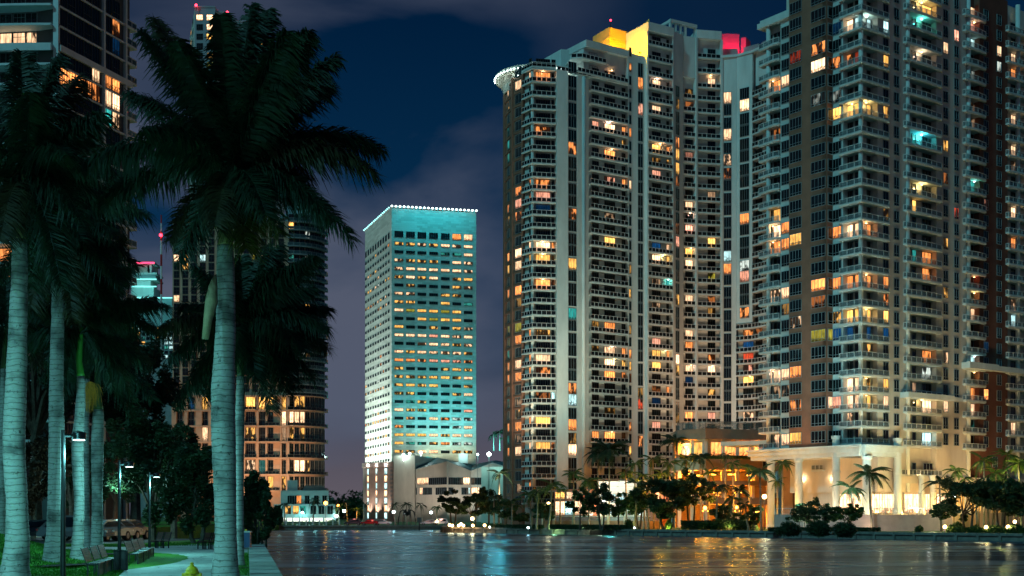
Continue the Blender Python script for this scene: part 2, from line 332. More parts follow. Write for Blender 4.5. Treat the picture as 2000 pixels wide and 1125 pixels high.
class Wins:
    def __init__(s, root): s.root = root; s.base = Vector(root.location); s.rec = []
    def add(s, F, px, z, w, h, n, tr=(), fm=None, o=0, name='window', dpx=None, glass=None):
        a = F.s_at(px, o); p = F.p(a, o, z); pc = proj((p.x, p.y, z+h/2))
        s.rec.append(dict(p=p, rz=F.rz, w=w, h=h, n=n, tr=tuple(tr), fm=fm or M['frame'], pp=pc, name=name, g=glass, sz=w*h/p.y**2))
    def light(s, spots, maxd=15):
        for (x, y, c) in spots:
            best = None; bd = maxd
            for r in s.rec:
                d = math.hypot((r['pp'][0]-x)*1.3, r['pp'][1]-y)
                if d < bd: bd = d; best = r
            if best is not None: best['g'] = lit(c)
    def emit(s, limit=300, noise=0):
        s.rec.sort(key=lambda r: -r['sz'])
        rr = random.Random(5)
        for r in s.rec:
            if r['g'] is None: r['g'] = lit(rr.choice(('o-','y-','w-','o','y','w'))) if rr.random() < noise else rr.choice(GD)
        left = MB(); mats = [];
        for i, r in enumerate(s.rec):
            me = win_mesh(r['w'], r['h'], r['n'], r['tr'], r['fm'])
            if i < limit: inst(r['name'], me, s.root, r['p']-s.base, r['rz'], {1: r['g']})
            else:
                Mx = Matrix.Translation(r['p']) @ Matrix.Rotation(r['rz'], 4, 'Z')
                i0 = len(left.v); left.v += [tuple(Mx @ v.co) for v in me.vertices]
                for mt in (r['fm'], r['g']):
                    if mt not in mats: mats.append(mt)
                uvl = me.uv_layers[0].data if me.uv_layers else None
                for pl in me.polygons:
                    left.f.append(tuple(i0+v for v in pl.vertices)); left.m.append(mats.index(r['g'] if pl.material_index else r['fm']))
                    if pl.material_index: left.uv[len(left.f)-1] = [(0,0),(1,0),(1,1),(0,1)]
        if left.f: left.build('small_windows', mats, s.root, kind='stuff')
        return [r for r in s.rec if r['g'].name.startswith('lit')]
def balcony_meshes(front, back, th=.24, rh=1.05, step=1.15, panel=None, rail=None, slab=None, taper=0, gap=.12):
    """slab polygon = front path + back path; railing along the front path. Built about front[0], z=0 = floor level"""
    o = Vector((front[0][0], front[0][1]))
    fr = [Vector((p[0]-o.x, p[1]-o.y)) for p in front]; bk = [Vector((p[0]-o.x, p[1]-o.y)) for p in back]
    b = MB(); b.prism(fr+bk, -th, 0)
    if taper:   # second, smaller moulding under the slab
        c = sum((p for p in fr+bk), Vector((0,0)))/len(fr+bk)
        b.prism([p+(c-p)*.07 for p in fr+bk], -th-taper, -th+.005)
    ms = b.mesh('balcony', [slab or M['white']])
    r = MB()
    def seg(p, q):
        F = Fac(p, q); L = F.L; i0 = -.12; i1 = -.05
        r.fbox(F, 0, L, rh-.07, rh, i0-.02, i1+.02, 0); r.fbox(F, 0, L, gap-.05, gap, i0, i1, 0)
        n = max(1, round(L/step))
        for k in range(n+1):
            x = min(max(L*k/n, .04), L-.04); r.fbox(F, x-.045, x+.045, 0, rh-.07, i0, i1, 0)
            if k < n: r.fbox(F, L*k/n+.09, L*(k+1)/n-.09, gap+.03, rh-.12, i0+.02, i0+.045, 1)
    for p, q in zip(fr[:-1], fr[1:]): seg(p, q)
    mr = r.mesh('railing', [rail or M['rail'], panel or M['rail_panel']])
    return ms, mr, o
def balconies(root, front, back, zs, **k):
    ms, mr, o = balcony_meshes(front, back, **k); base = Vector(root.location)
    for z in zs:
        s = inst('balcony', ms, root, Vector((o.x, o.y, z))-base); inst('railing', mr, s, (0,0,0))
def roomlight(P_, col, e=60):
    return lamp('POINT', 'balcony_light', P_, e, col, .12)
# ==================================================================== curved white condo tower
ct = empty('condo_tower', (22, 318, GZ), 'white condo tower with curving front, brown rounded end and orange-lit penthouse', 'apartment tower')
CT = [(985,313),(990,308.5),(999,305),(1005,303.3),(1022,300.5),(1040,297.5),(1086,298.5),(1108,299.5),(1127,300.7),(1152,303),(1228,309.5),(1244,311),(1262,312),
      (1264,311),(1314,315),(1316,317),(1335,318.6),(1358,319.8),(1362,320.2),(1408,321.4),(1412,321.5),(1440,320.6),(1470,317.8),(1500,313.4),(1540,306)]
def ctd(px):
    for (a, da), (b, db) in zip(CT[:-1], CT[1:]):
        if a <= px <= b: return da+(db-da)*(px-a)/(b-a)
    return CT[-1][1]
def CF(a, b): return Fac(XD(a, ctd(a)), XD(b, ctd(b)))
yl = [155.8+25.85*k for k in range(9)]; yl += [362.6+23.88*k for k in range(1, 27)]
LV = [116.2,112.5,108.75]+[1.78+(1005-y)*.12228 for y in yl]     # floor levels, top to bottom
LV = [z for z in LV if z > 1.5]
def fh(k): return (LV[k-1]-LV[k]) if k else 3.6
W = Wins(ct)
def cwall(a, b, z1, mat, o=0, z0=GZ-.2, depth=21, name='wall'):
    F = CF(a, b); m = MB(); m.fbox(F, 0, F.L, z0, z1, o-depth, o); m.build(name, mat, ct); return F
def zt(py, px): return ZY(py, ctd(px))
# back of the tower (closes the floor plan)
# rounded brown end
bp = [(985,313),(986.2,311.0),(988,309.6),(999,305),(1004,303.5),(1022,300.5)]
for (a,da),(b_,db) in zip(bp[:-1], bp[1:]):
    F = Fac(XD(a,da), XD(b_,db)); m = MB(); m.fbox(F, 0, F.L, GZ-.2, 105.6, -9, 0); m.build('wall', M['brown'], ct)
Fl1, Fl2, Fl0 = Fac(XD(988,309.6), XD(999,305)), Fac(XD(1004,303.5), XD(1022,300.5)), Fac(XD(985,313), XD(986.2,311))
for k in range(3, len(LV)):
    z = LV[k]; 
    W.add(Fl1, 993.8, z-.35, 1.35, 2.05, 2); W.add(Fl2, 1013, z-.45, 2.35, 2.1, 4)
# projecting floor bands of the brown end, one per floor
for k in range(3, len(LV)):
    z = LV[k]; m = MB()
    for (a,da),(b_,db) in zip(bp[:-1], bp[1:]):
        F = Fac(XD(a,da), XD(b_,db)); m.fbox(F, -.02, F.L+.02, z-1.2, z-.85, -.1, .16)
    m.build('floor_band', M['brown'], ct)
for q in (986.2, 1001.5, 1021.2):
    da = np.interp(q, [x for x,_ in bp], [y for _,y in bp]); F = Fac(XD(q-1.3, np.interp(q-1.3,[x for x,_ in bp],[y for _,y in bp])), XD(q+1.3, np.interp(q+1.3,[x for x,_ in bp],[y for _,y in bp])))
    m = MB(); m.fbox(F, 0, F.L, GZ, 105.4, -.2, .32); m.build('pier', M['brown'], ct)
# flared cornice with its ring of lamps
cx_, cy_ = 5.9, 311.2
m = MB(); m.lathe(cx_, cy_, [(7.9,103.6),(8.3,105.2),(9.3,106.6),(10.0,106.9),(10.05,107.9),(9.6,107.95)], 56); m.build('cornice', M['cream'], ct, smooth=False)
mb_ = MB(); mb_.ball((0,0,0), .13, 8); bulbme = mb_.mesh('cornice_lamp', [M['bulb_c']])
for k in range(26):
    an = R(172+k*150/25); x, y = cx_+10.15*math.cos(an), cy_+10.15*math.sin(an)
    inst('cornice_lamp', bulbme, ct, Vector((x, y, 107.2))-Vector(ct.location))
    if k % 3 == 1: lamp('POINT', 'cornice_light', (cx_+10.6*math.cos(an), cy_+10.6*math.sin(an), 106.2), 55, (.75,1,.95), .1)
# corner stack
FA, FB = CF(1022,1040), CF(1040,1086)
zt_c = 105.9
m = MB()
A0, A1, B1 = XD(1022,300.5), XD(1040,297.5), XD(1086,298.5)
i_ = 1.15
a0i = FA.A+FA.u*0+(-FA.n)*i_; cin = FA.p(FA.L-i_*.9, -i_, 0); cin = Vector((cin.x, cin.y)); b1i = FB.p(FB.L, -i_, 0); b1i = Vector((b1i.x, b1i.y))
m.prism([a0i, cin, b1i, b1i+Vector((0,14)), a0i+Vector((0,14))], GZ, zt_c); m.build('wall', M['white'], ct)
m = MB(); m.fbox(FA, 0, FA.L*.62, GZ, zt_c, -2, -.5); m.build('wall', M['white'], ct)
m = MB(); m.tube([(A1.x, A1.y+.55, GZ), (A1.x, A1.y+.55, zt_c)], .38, 10); m.build('column', M['white'], ct, smooth=True)
fo = lambda F, s, o: (F.p(s,o,0).x, F.p(s,o,0).y)
c_ = FA.A.lerp(FB.A, 1)
cfront = [fo(FA,-.3,.35), (A1.x-.1, A1.y-.5), fo(FB,FB.L-.05,.35)]; cback = [fo(FB,FB.L-.05,-i_-.1), fo(FA,-.3,-1.2)]
balconies(ct, cfront, cback, LV[3:], panel=M['rail_panel'])
for k in range(3, len(LV)):
    z = LV[k]
    W.add(FA, 1036.6, z+.15, .95, 2.35, 2, o=-.48, fm=M['frame_dk']); W.add(FB, 1060.5, z+.05, 3.3, 2.5, 6, o=-i_, fm=M['frame_dk']); W.add(FB, 1081, z+.05, .95, 2.5, 2, o=-i_, fm=M['frame_dk'])
m = MB(); m.prism([Vector(p) for p in cfront+cback], 105.2, 105.9); m.build('roof_slab', M['white'], ct)
ms, mr, o_ = balcony_meshes(cfront, cback); q = inst('railing', mr, ct, Vector((o_.x, o_.y, 105.9))-Vector(ct.location))
# white pilasters and tall window strips
def strip(a, b, z1, mat, pxc, w, ranges, o=0, n=3):
    F = cwall(a, b, z1, mat, o)
    for k in range(ranges[0], len(LV)):
        first = (k-ranges[0]) % 2 == 0
        z = LV[k]; h = fh(k)
        W.add(F, pxc, z+(.28 if not first else .02)-.75, w, h-.36, n, ((.93,) if not first else (.06,)), fm=M['frame'], o=o)
    return F
FP1 = cwall(1086.2, 1107.7, 105.3, M['white'], .5)
FS1 = strip(1108, 1126.7, 104.6, M['white'], 1117.8, 2.15, (4, 99), .1)
W.add(FS1, 1117.8, LV[3]-.4, 2.15, 2.6, 3, (.1,), o=.1, glass=GD[0])
m = MB(); F = CF(1127, 1152); m.fbox(F, 0, F.L*.62, GZ, 104.9, -20, .25); m.build('wall', M['white'], ct)
m = MB(); m.tube([(F.p(F.L*.45,.35,0).x, F.p(F.L*.45,.35,0).y, GZ), (F.p(F.L*.45,.35,0).x, F.p(F.L*.45,.35,0).y, 104.9)], .42, 10); m.build('column', M['white'], ct, smooth=True)
m = MB(); m.fbox(F, F.L*.62, F.L, GZ, 104.9, -20, -.35); m.build('wall', M['white'], ct)
ct_tr = [fo(FP1,0,.65), fo(CF(1127,1152),CF(1127,1152).L,.55)]
ms, mr, o_ = balcony_meshes(ct_tr, [fo(CF(1127,1152),3,-2), fo(FP1,0,-2)]); inst('railing', mr, ct, Vector((o_.x, o_.y, 105.3))-Vector(ct.location))
# generic balcony column of the curved front
def bcol(a, b, ztop, k0, wins, rec=1.1, out=.35, mat=None, ext=0):
    F = CF(a, b); m = MB(); m.fbox(F, 0, F.L, GZ, ztop, -20, -rec); m.build('wall', mat or M['white'], ct)
    fr = [fo(F,-ext,out), fo(F,F.L+ext,out)]; bk = [fo(F,F.L+ext,.0), fo(F,F.L-.02,-.02), fo(F,F.L-.02,-rec-.05), fo(F,.02,-rec-.05), fo(F,.02,-.02), fo(F,-ext,.0)]
    if ext == 0: bk = [fo(F,F.L,-rec-.05), fo(F,0,-rec-.05)]
    balconies(ct, fr, bk, LV[k0:])
    for k in range(k0, len(LV)):
        for (px, w, n) in wins: W.add(F, px, LV[k]+.05, w, 2.5, n, o=-rec, fm=M['frame_dk'])
    return F
F1190 = bcol(1152.5, 1226, 113.2, 3, [(1162.5,1.9,3),(1190.5,3.1,5),(1217.5,1.0,2)])
m = MB(); m.fbox(F1190, -.1, F1190.L+.5, LV[3]+2.85, 106.0+2.6, -1.75, -.2); 
# penthouse floors above the long balcony
F = F1190
m = MB(); m.fbox(F, -1.2, F.L+.3, 112.4, 114.0, -20, .1); m.build('roof_slab', M['white'], ct)
m = MB(); m.fbox(F, -1.0, F.L*.30, 106.0, 112.4, -20, -1.2); m.build('wall', M['white'], ct)
balconies(ct, [fo(F,-4.0,.6), fo(F,F.L*.98,.6)], [fo(F,F.L*.98,-1.75), fo(F,-4.0,-1.75)], [105.9])
balconies(ct, [fo(F,-4.6,-1.3), fo(F,-2.6,.5), fo(F,F.L*.40,.5)], [fo(F,F.L*.40,-1.75), fo(F,-3,-6)], [109.4])
for (px, z, w, n, h) in ((1159,106.1,2.3,3,2.5),(1190,106.1,3.1,5,2.3),(1190,109.5,3.1,5,2.5),(1158,109.5,2.3,3,2.2),(1214,106.1,.9,2,2.3),(1214,109.5,.9,2,2.3)):
    W.add(F, px, z, w, h, n, o=-1.15 if px < 1165 else -1.7, fm=M['frame_dk'])
m = MB(); F2 = Fac(XD(1063,314), XD(1096,307.5)); m.fbox(F2, 0, F2.L, 104, 113.6, -10, 0); F3 = Fac(XD(1096,307.5), XD(1146,309)); m.fbox(F3, 0, F3.L, 104, 113.6, -9.9, .01); m.build('wall', M['white'], ct)
# plain wall with small windows, then the window strip
F = cwall(1226.3, 1262, 113.4, M['white'], .0)
for k in range(1, len(LV)): W.add(F, 1230.6, LV[k]+.1, .55, 2.1, 1, o=0)
for k in range(2, len(LV)):
    first = k % 2 == 0
    W.add(F, 1250.5, LV[k]+(.02 if first else .28)-.75, 1.45, fh(k)-.36, 2, ((.06,) if first else (.93,)))
# projecting balcony column with the tallest roof
F = bcol(1265, 1313, 118.9, 0, [(1281.5,2.5,4),(1304.5,.95,2)], rec=1.1, out=.4)
m = MB(); m.fbox(F, -.2, F.L+.2, 119.4, 121.4, -12, .5); m.build('roof_slab', M['white'], ct)
m = MB(); m.fbox(F, -.25, .12, GZ, 119.4, -9, .25); m.build('wall', M['white'], ct)
m = MB(); m.fbox(F, F.L-.1, F.L+.22, GZ, 119.4, -9, .3); m.build('wall', M['white'], ct)
# wall, strip, open roof frame
F = strip(1314, 1334.5, 121.0, M['white'], 1322.8, 1.5, (3, 99), 0, 2)
F = CF(1335, 1358); m = MB(); m.fbox(F, 0, F.L, 110.8, 121.0, -20, 0); m.build('wall', M['white'], ct)
bcol(1335, 1358, 110.8, 3, [(1345.5,2.0,3)], rec=1.0, out=.12)
Fo = Fac(XD(1310,316.5), XD(1361,320.5))
for (sa, sb) in ((0,.5),(1.6,2.0),(3.1,3.5),(4.6,5.0),(Fo.L-.45,Fo.L)):
    m = MB(); m.fbox(Fo, sa, sb, 121.0, 123.6, -.8, -.1); m.build('roof_post', M['white'], ct)
m = MB(); m.fbox(Fo, -.1, Fo.L+.1, 123.6, 124.4, -1.0, .05); m.build('roof_beam', M['white'], ct)
m = MB(); m.fbox(Fo, -.1, Fo.L+.1, 123.6, 124.35, -6.2, -5.4); m.fbox(Fo, -.1, .4, 123.62, 124.3, -5.4, -1.0); m.build('roof_beam', M['white'], ct)
m = MB(); Fm = CF(1358.3, 1361.7); m.fbox(Fm, 0, Fm.L, GZ, 121.0, -20, .3); m.build('pier', M['white'], ct)
F = bcol(1362, 1407, 120.9, 0, [(1389.5,1.9,3)], rec=1.0, out=.2)
m = MB(); m.fbox(F, -.3, F.L+.2, 120.9, 123.0, -13, .35); m.build('roof_slab', M['white'], ct)
m = MB(); Fm = CF(1407.2, 1411); m.fbox(Fm, 0, Fm.L, GZ, 120.9, -13, .35); m.build('pier', M['white'], ct)
strip(1411, 1438, 116.4, M['white'], 1421, 1.75, (3, 99), 0, 3)
# upper floors here: window bay; lower floors: balconies
F = CF(1438.3, 1469.5); zsplit = ZY(632, 320)
m = MB(); m.fbox(F, 0, F.L, zsplit, 116.4, -20, 0); m.build('wall', M['white'], ct)
m = MB(); m.fbox(F, 0, F.L, GZ, zsplit, -20, -1.0); m.build('wall', M['white'], ct)
ks = [k for k in range(3, len(LV)) if LV[k] > zsplit-.8]; kl = [k for k in range(3, len(LV)) if LV[k] <= zsplit-.8]
for k in ks:
    first = k % 2 == 1
    W.add(F, 1454.3, LV[k]+(.02 if first else .28)-.3, 2.5, fh(k)-.36, 4, ((.06,) if first else (.93,)))
for k in kl: W.add(F, 1462, LV[k]+.05, 2.8, 2.5, 4, o=-1.0, fm=M['frame_dk'])
balconies(ct, [fo(F,0,.4), fo(F,F.L,.4)], [fo(F,F.L,-1.05), fo(F,0,-1.05)], [LV[k] for k in kl])
bcol(1470, 1512, 116.4, 3, [(1483,2.2,4)], rec=1.0, out=.3)
for (a, b_) in ((1408,1440),(1440,1470),(1470,1512)):
    F = CF(a, b_); m = MB(); m.fbox(F, -.1, F.L+.1, 116.4, 117.0, -20, .35); m.build('parapet', M['white'], ct)
    m = MB(); m.fbox(F, 0, F.L, 117.0, 119.6, -12, -3.0); m.build('parapet', M['grey'], ct)
# penthouses
def rbox(pts, z0, z1, mat, name='penthouse', ins=None):
    m = MB(); m.prism([XD(*p) for p in pts], z0, z1); m.build(name, mat, ct)
PHW = pm('ochre_painted_penthouse', (.62,.45,.12), .8, var=.06, scale=.3)  # orange floodlight tone put into the colour of white walls
PHP = pm('pink_penthouse_wall', (.6,.1,.2), .8, var=.06, scale=.3)  # walls carry an even pink tone
rbox([(1158,322),(1190,315.5),(1229,319),(1229,332),(1158,332)], 110, 122.0, PHW)
rbox([(1157.6,322.1),(1190,315.2),(1229.3,318.9),(1229.3,332.2),(1157.6,332.2)], 119.2, 119.7, PHW, 'penthouse_band')
rbox([(1229,325),(1268,312.6),(1272,320),(1240,332)], 110, 122.9, PHW)
rbox([(1408.5,327),(1444,327.5),(1444,336),(1408.5,336)], 112, 124.7, PHP)
rbox([(1447,328),(1457,327.6),(1466,331),(1450,337)], 112, 124.0, PHP)
m = MB(); m.tube([(XD(1193,316)[0], 316.5, 122), (XD(1193,316)[0], 316.5, 123.8)], .09, 6); m.build('beacon_mast', M['metal'], ct)
m = MB(); m.ball((XD(1193,316)[0], 316.5, 124.0), .26); m.build('beacon', M['bulb_r'], ct)
for (px, d, z, e) in ((1195,311.5,114.9,3600),(1222,312,114.9,3600),(1250,311.5,114.9,3000),(1172,314.5,114.9,1600)):
    q = XD(px, d); m = MB(); m.box(q.x-.3, q.x+.3, q.y-.2, q.y+.2, 114.02, 114.3); m.build('floodlight', M['metal'], ct); lamp('POINT', 'penthouse_floodlight', (q.x, q.y, z), e, (1,.42,.0), .2)
for (px, d) in ((1416,324.5),(1436,324.8),(1457,325.5)):
    q = XD(px, d); lamp('POINT', 'roof_floodlight', (q.x, q.y, 120.4), 330, (1,.04,.14), .2)
SP_CT = """994 179 w,1013 173 W,1035 160 W,1058 162 O,1159 140 O,1190 145 O+,1190 127 O+,1230 125 o,995 249 t,995 277 T,995 305 t,1162 247 P,1190 250 W+,1217 252 O,1231 252 W,1190 300 O+,1190 352 p,1218 352 O,1231 353 w,
1035 367 o,1054 367 o,1013 374 o,995 403 o,1015 400 P,1035 392 o,1058 394 P,995 427 y,1011 425 o,1035 415 B-,1058 415 B-,995 498 O+,1015 494 W+,1036 489 W+,1060 489 W+,1082 489 o,995 521 Y,1015 517 W,1036 512 Y,1060 512 Y,1082 514 y,
1118 513 Y,995 569 O,1015 565 O+,1036 560 o,1060 561 O+,1082 562 o,1118 609 B,1118 609 T,995 636 G,1015 634 G,1191 471 Y+,1192 636 O,995 645 g,1015 644 G,1015 662 O,1038 658 O,1056 660 y,997 663 g,997 684 t,996 712 O,1016 709 W,1038 705 O,1061 706 W,
996 735 O,1016 732 O,1038 729 O,1061 729 o,997 782 t,1015 785 w-,1084 780 C+,1122 779 C,1020 806 y,997 831 O,1016 829 O,1038 826 O,1062 828 Y+,1121 827 O,997 855 t,997 878 O,1016 877 W,1038 874 W,1061 876 Y,1084 875 o,1121 877 W+,
1193 685 W,1221 686 O,1234 685 W,1193 710 W+,1221 709 y,1194 733 O+,1221 733 o,1234 730 o,1164 853 O,1195 850 O+,1221 853 o,1236 876 Y,1282 288 Y+,1305 288 O,1323 292 Y,1323 317 Y,1282 339 P,1347 320 P-,1346 415 W,1348 439 P+,1389 390 W-,1421 272 W,
1457 435 O,1283 480 B,1306 482 W,1325 481 P,1348 485 Y+,1392 485 Y+,1281 314 y-,1305 314 y,1231 253 O,1231 355 W,1284 505 W+,1306 505 Y,1350 508 W+,1424 512 C,1424 533 O,1458 511 c,1458 530 P,1475 528 p,1307 550 T,1326 552 C,1349 577 W,1392 553 g,
1430 604 o,1459 600 o,1350 648 W,1351 670 O,1285 665 P,1285 689 Y,1310 692 O,1328 693 W+,1284 714 Y+,1351 718 W,1392 717 W+,1428 740 Y,1463 738 Y+,1461 645 o,1461 666 B,1461 692 R,1463 715 p,1234 685 O,1235 733 o,1310 761 O,1353 811 O+,1394 810 P,
1469 813 w,1255 784 r,1288 830 P,1392 763 y,1356 830 W,1431 793 t,1431 800 t,1253 855 o,1235 876 Y,1322 155 B-,1282 162 W,1345 165 W+,1388 168 W,1421 195 W,1453 215 W+,1282 212 W,1250 160 O,1250 212 p,1164 690 y-,1290 761 o-,1350 755 B-,1288 785 B-"""
def spots(t): return [(float(a), float(b), c) for a, b, c in (x.split() for x in t.replace('\n','').split(','))]
W.light(spots(SP_CT), 13)
litw = W.emit(300, .07)
# ceiling lamps that are switched on over some balconies
CC = {'W': (1,.72,.5), 'Y': (1,.7,.25), 'O': (1,.45,.2), 'P': (1,.5,.4), 'T': (.1,1,.8), 'C': (.7,1,.95), 'B': (.05,.8,1)}
def ceiling_lamp(root, p, col, e):
    m = MB(); m.lathe(p[0], p[1], [(.16,p[2]-.05),(.16,p[2])], 8); m.build('ceiling_lamp', M['bulb_c'] if col[2] > .6 else M['flame'], root)
    lamp('POINT', 'ceiling_lamp_light', (p[0], p[1], p[2]-.35), e, col, .1)
for (px, py, c, e) in ((1190,240,'P',90),(1195,293,'O',45),(1290,280,'O',90),(1195,678,'P',60),(1200,703,'Y',60),(1295,498,'Y',80),(1060,482,'O',70),(1060,506,'Y',60),(1060,553,'O',35),(1300,685,'Y',45),(1350,500,'O',30),(1348,430,'P',35),(1350,710,'P',35),(1392,710,'P',40),(1195,843,'O',50),(1284,152,'P',60),(1347,158,'O',40),(1388,160,'O',30),(1060,153,'O',40),(1305,543,'T',35),(1195,135,'O',50),(1465,730,'Y',30)):
    d = ctd(px)+.6; z = ZY(py, d); zc = min([l for l in LV+[109.4,112.4] if l > z-.4], default=z)-.33
    ceiling_lamp(ct, (XD(px,d)[0], d, zc), CC[c], e)
# ==================================================================== right corner tower
uL = Vector((-.584,.811)); uR = Vector((.811,.584))
P0 = XD(1682,231)
FL = Fac(P0+uL*28, P0); FR = Fac(P0, P0+uR*60)     # FL runs from far left to the corner
LL = FL.L
rt = empty('apartment_tower', (P0.x+5, P0.y+10, GZ), 'huge cream and brown apartment tower at the right with corner balconies', 'apartment tower')
m33 = 33.83*231/2500
RZ = [ZY(20, 231)+m33*2-m33*k for k in range(0, 28)]   # floors; k=2 is the slab seen at y=20
WR = Wins(rt)
ZB = 13.2                                            # underside of the tower proper on the left
def sec(F, pa, pb, rec, mat, z0, z1, depth=21, a=None, b=None, name='wall'):
    sa = F.s_at(pa) if a is None else a; sb = F.s_at(pb) if b is None else b
    if sa > sb: sa, sb = sb, sa
    m = MB(); m.fbox(F, sa, sb, z0, z1, -depth, -rec); return m.build(name, mat, rt)
TOP = RZ[0]+6
# left faces ----------------------------------------------------------
# brown projecting bay (px 1542-1620), offset outwards
OB = 1.6
sec(FL, 1622, 1646.5, 0, M['white'], ZB, TOP)
m = MB(); sa = FL.s_at(1541, OB); sb = FL.s_at(1614.5, OB); m.fbox(FL, sa, sb, ZB, TOP, -19, OB); m.build('wall', M['brown'], rt)
m = MB(); m.fbox(FL, sb+.0, FL.s_at(1627), ZB+.3, TOP-.1, -18, -.6); m.build('wall', M['cream'], rt)
s1 = FL.s_at(1527); m = MB(); m.fbox(FL, s1-.3, sa-.001, ZB, ZY(28,243), -18, .02); m.build('wall', M['white'], rt)
s0 = FL.s_at(1490); m = MB(); m.fbox(FL, s0, s1-.3, ZB, ZY(28,243), -16, -1.2); m.build('wall', M['white'], rt)
m = MB(); m.fbox(FL, s0-.9, sa-.002, ZY(28,243), ZY(28,243)+1.0, -16, .7); m.build('cornice', M['white'], rt)
m = MB(); m.fbox(FL, s0-.5, sa-.002, ZY(28,243)+1.0, ZY(28,243)+1.6, -16, .3); m.build('cornice', M['white'], rt)
m = MB(); m.fbox(FL, sa-.5, sb+.3, TOP-1, TOP+.3, -4, OB+.3); m.build('cornice', M['brown'], rt)
z0w = ZY(28,243)
for k in range(0, 28):
    z = RZ[k]
    if z < ZB-1: continue
    hh = 2.15
    if z+2 < z0w: 
        WR.add(FL, 1534.3, z+.45, 1.9, hh, 3, (.22,), o=.02); 
        WR.add(FL, 1518.5, z+.05, 1.7, 2.6, 2, o=-1.2); WR.add(FL, 1504, z+.05, 1.2, 2.6, 2, o=-1.2)
    WR.add(FL, 1554.3, z+.45, 2.75, hh, 4, (.22,), o=OB); WR.add(FL, 1598.5, z+.45, 3.3, hh, 4, (.22,), o=OB)
    WR.add(FL, 1635.3, z+.45, 1.85, hh, 3, (.22,)); WR.add(FL, 1659, z+.05, 1.75, 2.6, 2, o=-1.3); WR.add(FL, 1674.5, z+.05, .9, 2.6, 1, o=-1.3)
# side windows of the brown bay
FSD = Fac(FL.A+FL.u*sb+FL.n*OB, FL.A+FL.u*sb+FL.n*OB+uR*3)
m = MB(); m.fbox(FSD, 0, 2.2, ZB, TOP-.2, -1, .06); m.build('wall', M['brown'], rt)
for k in range(0, 28):
    if RZ[k] > ZB-1: WR.add(FSD, FSD and (proj(FSD.p(1.1,0,50))[0]), RZ[k]+.45, 1.5, 2.15, 1, (.22,), o=.06)
# corner recess and stack
sL = FL.s_at(1646.5); sR = FR.s_at(1714)
m = MB(); m.fbox(FL, sL, LL-1.4, ZB, TOP, -19, -1.3); m.build('wall', M['cream'], rt)
m = MB(); m.fbox(FR, 1.35, sR, ZB, TOP, -19, -1.3); m.build('wall', M['cream'], rt)
m = MB(); c0 = P0+uL*.45+uR*.45; m.tube([(c0.x,c0.y,ZB),(c0.x,c0.y,TOP)], .42, 10); m.build('column', M['white'], rt, smooth=True)
def F2(F, s, o): q = F.p(s,o,0); return (q.x,q.y)
def hazeglass():
    m, nt = newmat('hazy_rail_glass'); out = N(nt, 'ShaderNodeOutputMaterial'); b = N(nt, 'ShaderNodeBsdfPrincipled', ins={'Roughness': .15}); b.inputs['Base Color'].default_value = (.16,.21,.22,1)
    t = N(nt, 'ShaderNodeBsdfTransparent'); x = N(nt, 'ShaderNodeMixShader', ins={0: .42}); nt.links.new(t.outputs[0], x.inputs[1]); nt.links.new(b.outputs[0], x.inputs[2]); nt.links.new(x.outputs[0], out.inputs[0]); return m
qL = FL.s_at(1640); qR = FR.s_at(1738)
front = [F2(FL,qL-.3,.15), F2(FL,qL,.75), F2(FL,LL+.0,.9), (F2(FL,LL,.9)[0]+uR.x*1.0, F2(FL,LL,.9)[1]+uR.y*1.0), F2(FR,qR-.6,.75), F2(FR,qR,.05)]
front[2] = tuple(P0-uL*.3-uR*.3)
front[2] = F2(FL, LL+.2, .7); front[3] = F2(FR, .9, .8)
front = [F2(FL,qL-.2,.0), F2(FL,qL+.4,.55), tuple(P0+(-uR-uL)*.55), F2(FR,qR-.8,.55), F2(FR,qR,.0)]
back = [F2(FR,sR-.02,-.02), F2(FR,sR-.02,-1.35), tuple(P0+(uR+uL)*1.34), F2(FL,sL+.02,-1.35), F2(FL,sL+.02,-.02)]
balconies(rt, front, back, [z for z in RZ if z > ZB+.5], panel=hazeglass(), rh=1.0, step=1.6, taper=.12)
PANEL2 = bpy.data.materials['hazy_rail_glass']
# left wing balcony stack
qa, qb = FL.s_at(1481), FL.s_at(1526)
fl = [F2(FL,s0-1.0,-1.0), F2(FL,s0-.8,.4), F2(FL,s1-1.6,.8), F2(FL,s1-.35,.4)]; bl = [F2(FL,s1-.35,-1.25), F2(FL,s0+.02,-1.25), F2(FL,s0-.6,-1.1)]
balconies(rt, fl, bl, [z for z in RZ if ZB+.5 < z < z0w-2.5], panel=PANEL2, rh=1.0, step=1.5, taper=.1)
m = MB(); q = FL.p(s0+1.3, -.2, 0); m.tube([(q.x,q.y,ZB),(q.x,q.y,z0w)], .45, 10); m.build('column', M['white'], rt, smooth=True)
# right faces ----------------------------------------------------------
BR = GZ
ZL = 6.0
def frwall(pa, pb, mat, rec=0, z0=None): return sec(FR, pa, pb, rec, mat, ZL if z0 is None else z0, TOP)
frwall(1714, 1771.5, M['cream']); frwall(1771.5, 1829, M['cream'], 1.2); frwall(1829, 1887, M['cream'])
frwall(1887, 1913, M['rust'], 1.2); frwall(1913, 1968, M['rust']); frwall(1968, 2020, M['cream'], 1.2); frwall(2020, 2120, M['cream'])
